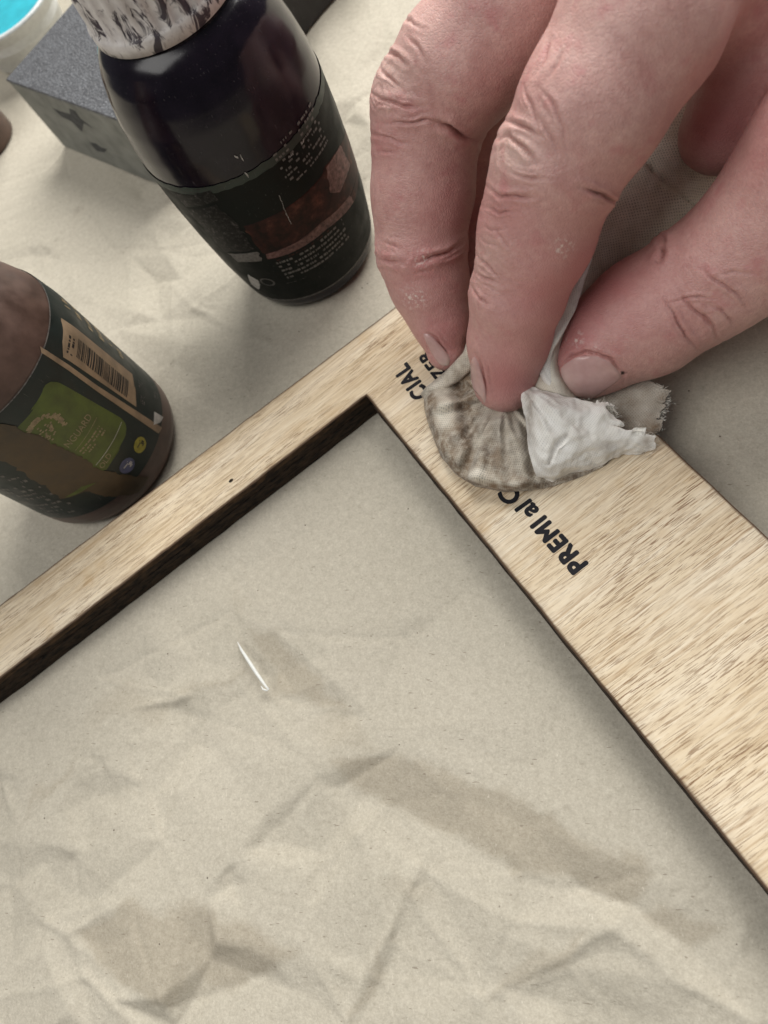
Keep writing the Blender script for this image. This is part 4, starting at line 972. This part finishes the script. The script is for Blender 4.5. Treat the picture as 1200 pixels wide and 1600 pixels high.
def build_rag():
    root = empty('cotton_rag', at(800, 680, T)); tag(root, 'stained white cotton rag, folded and torn, held under the fingertips', 'rag')
    # the folded pad that touches the wood
    rim = np.array([(708, 572), (684, 590), (668, 603), (662, 618), (663, 640), (671, 668), (688, 712), (712, 742), (742, 760), (790, 769), (835, 766), (862, 760), (905, 746), (945, 728), (975, 700), (960, 660), (930, 615), (880, 585), (830, 560), (770, 545)], float)
    C = np.vstack([rim, rim[:1]]); seg = np.linalg.norm(np.diff(C, axis=0), axis=1); cum = np.concatenate([[0], np.cumsum(seg)])
    na = 260; s_ = np.linspace(0, cum[-1], na, endpoint=False); D = np.column_stack([np.interp(s_, cum, C[:, k]) for k in (0, 1)])
    for _ in range(3): D = (np.roll(D, 1, 0) + 2 * D + np.roll(D, -1, 0)) / 4
    cen = np.array([800., 655.]); nr = 90; t = np.linspace(0, 1, nr) ** 1.25
    PX = (D[:, None] + (cen - D[:, None]) * t[None, :, None]).reshape(-1, 2)
    d = np.maximum(signed(PX, D), 0)
    h = T + .3 + 3.4 * np.sqrt(np.clip(1 - (1 - np.minimum(d / 22, 1)) ** 2, 0, 1)) + 1.2 * smooth(10, 60, d)
    ridge = lambda line, a, w: a * np.exp(-(poly_dist(PX, line) / w) ** 2)
    h += ridge([(782, 650), (752, 692), (742, 740)], 1.9, 13) - ridge([(718, 600), (730, 660), (742, 700), (728, 735)], 1.7, 12) + ridge([(690, 630), (702, 668), (712, 710)], 1.3, 17)
    h += ridge([(800, 668), (812, 710), (806, 750)], 1.4, 20) - ridge([(820, 640), (826, 700), (836, 752)], 1.6, 9) - ridge([(765, 640), (800, 645)], 1.6, 20) + ridge([(845, 690), (858, 740)], .8, 12)
    h += ridge([(735, 745), (790, 757), (850, 752)], .6, 8) + ridge([(675, 640), (690, 690), (715, 730)], .4, 6)
    th = np.arctan2(PX[:, 1] - 618, PX[:, 0] - 785); rr = np.hypot(PX[:, 1] - 618, PX[:, 0] - 785); pl = np.zeros(len(PX))
    for fr, ph, am in ((9, .4, .5), (14, 2.0, .42), (23, 1.1, .26)): pl += am * np.sin(fr * th + ph + rr * .012 * (fr % 3 - 1))
    h += pl * smooth(18, 60, rr) * smooth(2, 26, d)
    low = smooth(822, 848, PX[:, 0] - (PX[:, 1] - 690) * .15); h = h * (1 - low) + np.minimum(h, T + .35 + .6 * smooth(0, 10, d)) * low
    W = ats(np.column_stack([PX, h])); Fc = grid_faces(na, nr, True); N = vnormals(W, Fc)
    if N[:, 2].mean() < 0: Fc = Fc[:, ::-1]; N = -N
    W = W + N * (fbm(W, 4, 3) * .28 * smooth(0, 15, d) + vnoise(W, .8) * .05)[:, None]
    # underside ring, tucked in
    bot = ats(np.column_stack([D + (cen - D) * .03, np.full(na, T + .06)])); n = len(W)
    rimi = np.arange(na) * nr; side = np.stack([np.roll(rimi, -1), rimi, n + np.arange(na), n + np.roll(np.arange(na), -1)], 1)
    dirt = .85 * (1 - smooth(2, 13, d)) + .75 * gz(PX, 728, 650, 16, 70) + .55 * gz(PX, 700, 700, 26, 40) + .45 * gz(PX, 790, 735, 40, 25) + .5 * gz(PX, 775, 690, 22, 40) + .5 * gz(PX, 745, 610, 40, 22) + .7 * gz(PX, 672, 640, 10, 40) + .3 - .6 * gz(PX, 700, 645, 16, 22) - .4 * gz(PX, 752, 740, 18, 14) + .35 * gz(PX, 828, 755, 14, 16)
    dirt = np.clip(dirt + fbm(W, 3.5, 3) * .35, 0, .92)
    uvr = math.radians(22); uv = np.column_stack([W[:, 0] * math.cos(uvr) + W[:, 1] * math.sin(uvr), -W[:, 0] * math.sin(uvr) + W[:, 1] * math.cos(uvr)])
    mk('folded_pad', np.vstack([W, bot]), np.vstack([Fc, side]), MAT['cloth'], root, uv=np.vstack([uv, uv[rimi]]), attrs={'dirt': np.concatenate([dirt, np.ones(na) * .8])})
    # rolled hem that runs up beside the middle fingertip
    def tube(name, pts, mat, dirt, n=18, m=60, flat=.75):
        A = bspline_up(np.array([[list(at(*p[:3])) + [p[3]]] * 2 for p in pts]), m, 2)[:, 0]; P = []; uv = []; L = 0
        for i in range(m):
            tt = A[min(i + 1, m - 1), :3] - A[max(i - 1, 0), :3]; tt /= np.linalg.norm(tt); s1 = np.cross(tt, (0, 0, 1)); s1 /= np.linalg.norm(s1); s2 = np.cross(s1, tt)
            if i: L += np.linalg.norm(A[i, :3] - A[i - 1, :3])
            for k in range(n):
                a = 2 * math.pi * k / n + i * .03; r = A[i, 3] * (1 + .12 * math.sin(3 * a + i * .2)); P.append(A[i, :3] + r * (math.cos(a) * s1 + flat * math.sin(a) * s2)); uv.append((L, a * A[i, 3]))
        P = np.array(P); Fc = np.array([(i * n + k, (i + 1) * n + k, (i + 1) * n + (k + 1) % n, i * n + (k + 1) % n) for i in range(m - 1) for k in range(n)])
        P = P + vnormals(P, Fc) * (vnoise(P, 1.6) * .14)[:, None]
        return mk(name, P, Fc, mat, root, uv=uv, attrs={'dirt': np.clip(dirt(proj(P)) + fbm(P, 2) * .2, 0, 1)})
    tube('rolled_hem', [(745, 515, 17.5, 1.3), (738, 545, 15.5, 1.7), (722, 573, 13.2, 1.9), (698, 596, 11.3, 1.8), (676, 610, 10, 1.7), (664, 622, 8.8, 1.3)], MAT['cloth'], lambda p: .25 + .6 * gz(p, 665, 620, 14) + .25 * gz(p, 715, 590, 20))
    # cloth gathered up between index finger and thumb
    net = [[(1020, 110, 30), (1090, 170, 30), (1165, 240, 24), (1230, 310, 16)],
           [(960, 225, 31), (1035, 255, 29), (1105, 315, 21), (1165, 385, 12)],
           [(915, 310, 30), (980, 345, 25), (1045, 395, 16), (1100, 450, 9)],
           [(880, 395, 26), (925, 428, 22), (968, 455, 14), (1010, 500, 9)],
           [(858, 470, 22.5), (884, 482, 24.5), (900, 495, 22), (930, 535, 9.5)],
           [(830, 548, 18), (848, 553, 20.5), (868, 558, 20.5), (888, 580, 12)],
           [(812, 605, 15), (842, 610, 17), (878, 618, 17), (908, 632, 12)]]
    def step(W):
        # a fold line: the far half lies lower
        q = proj(W.reshape(-1, 3)); L = [(960, 205), (1010, 250), (1040, 287), (1078, 312), (1130, 345)]
        dd = poly_dist(q, L); side_ = np.sign((q[:, 0] - 1010) * (312 - 250) - (q[:, 1] - 250) * (1078 - 1010)); s = side_ * dd
        W = W.reshape(-1, 3).copy(); W[:, 2] += np.where(s > 0, -1.6 * np.exp(-s / 26.), .9 * np.exp(s / 16.)) - 1.5 * np.exp(-(s / 5) ** 2); return W.reshape(90, 60, 3)
    sheet('gathered_fold', net, 90, 60, MAT['cloth'], root, .4, .22, 6, lambda p, P: .05 * fbm(P, 5), step)
    # the strand edge in front of the thumb tip
    tube('rolled_edge', [(935, 345, 31, 1.0), (908, 425, 28, 1.2), (886, 480, 26, 1.45), (862, 525, 23.5, 1.6), (851, 556, 21, 1.6), (857, 588, 18.5, 1.3), (874, 615, 16.5, .9)], MAT['cloth_white'], lambda p: .05 + 0 * p[:, 0], flat=.6)
    # torn white flap folded over the pad
    def rag_edge(W):
        q = proj(W.reshape(-1, 3)).reshape(*W.shape[:2], 2); th = np.arctan2(q[..., 1] - 575, q[..., 0] - 800); rr = np.hypot(q[..., 1] - 575, q[..., 0] - 800)
        W = W.copy(); W[..., 2] += (np.sin(th * 17 + 1.2) * .38 + np.sin(th * 29 + .5 + rr * .02) * .22) * smooth(25, 90, rr)
        W[..., 2] -= 1.0 * np.exp(-(poly_dist(q.reshape(-1, 2), [(888, 676), (868, 698), (858, 724)]) / 4.0) ** 2).reshape(W.shape[:2])
        nu, nv = W.shape[:2]; j = np.linspace(0, 1, nu)
        w = smooth(.80, 1.0, np.linspace(0, 1, nv)); am = (vnoise(np.column_stack([j * 30, j * 0, j * 0]), 3.0) * 1.6 + vnoise(np.column_stack([j * 30, j * 0 + 9, j * 0]), 1.2) * .5)
        dirn = at(1010, 688, 9) - at(900, 680, 9); dirn /= np.linalg.norm(dirn)
        notch = -1.5 * np.exp(-((j - .42) / .06) ** 2)
        W = W + (w[None, :] * (am + notch)[:, None])[..., None] * dirn
        w2 = (1 - smooth(0, .06, j)) * 1.0; k = np.linspace(0, 1, nv); e = vnoise(np.column_stack([k * 40, k * 0 + 4, k * 0]), 1.6) * smooth(.55, .8, k) * .7
        W[:, :, 1] += w2[:, None] * e[None, :]
        return W
    net = [[(819, 599, 17.0), (842, 605, 18.2), (880, 618, 18.0), (918, 628, 16.6), (942, 631, 15.4), (959, 634, 14.4)],
           [(814, 610, 18.4), (840, 618, 20.0), (880, 632, 20.0), (918, 640, 18.4), (944, 645, 16.8), (962, 650, 14.6)],
           [(816, 640, 17.6), (846, 652, 19.6), (884, 660, 19.0), (922, 664, 17.0), (954, 664, 15.4), (974, 670, 13.0)],
           [(824, 688, 15.0), (856, 698, 17.0), (892, 696, 16.6), (930, 692, 14.8), (982, 680, 13.4), (1013, 676, 12.6)],
           [(834, 732, 12.6), (866, 735, 13.2), (903, 726, 12.6), (938, 713, 11.6), (984, 696, 11.6), (1018, 690, 11.2)],
           [(846, 759, 8.8), (874, 752, 8.8), (910, 741, 8.7), (944, 727, 8.6), (975, 710, 8.7), (1008, 706, 8.9)]]
    dz = lambda p, P: .55 * gz(p, 828, 640, 7, 60) + .5 * gz(p, 948, 700, 16, 14) + .32 * gz(p, 880, 735, 30, 14) + .7 * gz(p, 1012, 692, 14, 14) + .22 * gz(p, 840, 740, 18, 18) + .45 * np.exp(-(poly_dist(p, [(884, 680), (866, 700), (858, 722)]) / 3.5) ** 2) + .10 * fbm(P, 3)
    sheet('torn_flap', net, 110, 120, MAT['cloth_white'], root, .7, .55, 4.5, dz, rag_edge, .16)
    # thin greyed layer behind it, overhanging the board
    def grey_edge(W):
        nu, nv = W.shape[:2]; j = np.linspace(0, 1, nu); w = smooth(.7, 1, np.linspace(0, 1, nv)); am = vnoise(np.column_stack([j * 25, j * 0 + 31, j * 0]), 2.2) * 1.0 + vnoise(np.column_stack([j * 25, j * 0 + 3, j * 0]), 1.0) * .3
        W = W.copy(); W[..., 0] += w[None] * am[:, None]; W[..., 1] += w[None] * am[::-1][:, None] * .5; return W
    net = [[(900, 588, 11.0), (960, 590, 10.5), (1005, 592, 10.2), (1036, 606, 9.8)], [(905, 612, 10.6), (965, 614, 10.0), (1010, 618, 9.8), (1042, 625, 9.4)],
           [(915, 645, 10.0), (970, 650, 9.5), (1008, 650, 9.3), (1034, 650, 9.2)], [(925, 680, 9.2), (970, 688, 8.9), (1000, 682, 8.9), (1022, 678, 8.8)]]
    sheet('frayed_layer', net, 70, 70, MAT['cloth_grey'], root, .3, .25, 4, lambda p, P: .30 + .3 * fbm(P, 3) + .3 * gz(p, 960, 600, 30) + .5 * gz(p, 1020, 672, 12), grey_edge)
    # loose fibres along the torn edges
    r = np.random.default_rng(3); V = []; Fc = []
    def hair(p, d, L, rad):
        k = 5; pts = []; q = p.copy(); d = d / np.linalg.norm(d)
        for i in range(k):
            pts.append(q.copy()); d = d + r.normal(0, .35, 3); d[2] *= .7; d /= np.linalg.norm(d); q = q + d * L / k
        for i, c in enumerate(pts):
            rr = rad * (1 - .7 * i / k); t_ = d; s1 = np.cross(t_, (.1, .2, 1)); s1 /= np.linalg.norm(s1); s2 = np.cross(s1, t_)
            V.extend([c + rr * (math.cos(a) * s1 + math.sin(a) * s2) for a in (0, 2.09, 4.19)])
        b = len(V) - 3 * k
        for i in range(k - 1):
            for e in range(3): Fc.append((b + 3 * i + e, b + 3 * i + (e + 1) % 3, b + 3 * i + 3 + (e + 1) % 3, b + 3 * i + 3 + e))
    for (a, b, cnt, out) in [((935, 631, 15.6), (960, 640, 14.2), 160, (1, .3)), ((960, 642, 13.6), (968, 668, 11.6), 90, (1, 0)), ((1000, 674, 10.8), (1020, 690, 9.4), 240, (1, 0)), ((1018, 690, 9.2), (1008, 704, 8.2), 150, (.8, -.6)), ((960, 706, 8.6), (1005, 706, 8), 50, (.4, -1)),
                             ((1036, 606, 9), (1042, 626, 8.6), 160, (1, .3)), ((1042, 628, 8.5), (1024, 676, 8), 220, (1, 0)), ((818, 600, 16.6), (935, 630, 16.4), 60, (-.2, 1))]:
        A, B_ = at(*a), at(*b)
        for _ in range(cnt):
            p = A + (B_ - A) * r.random() + r.normal(0, .45, 3) * (1, 1, .5) - np.array([out[0], out[1], 0]) * .5; hair(p, np.array([out[0], out[1], .25]) + r.normal(0, .5, 3), r.uniform(.5, 1.9) * r.uniform(.5, 1), r.uniform(.02, .05))
    o = mk('loose_fiber', V, Fc, MAT['fiber'], root, smooth=False); o['kind'] = 'stuff'
build_rag()

bpy.context.view_layer.update()
for o in bpy.data.objects:
    if 'org_mm' in o: del o['org_mm']
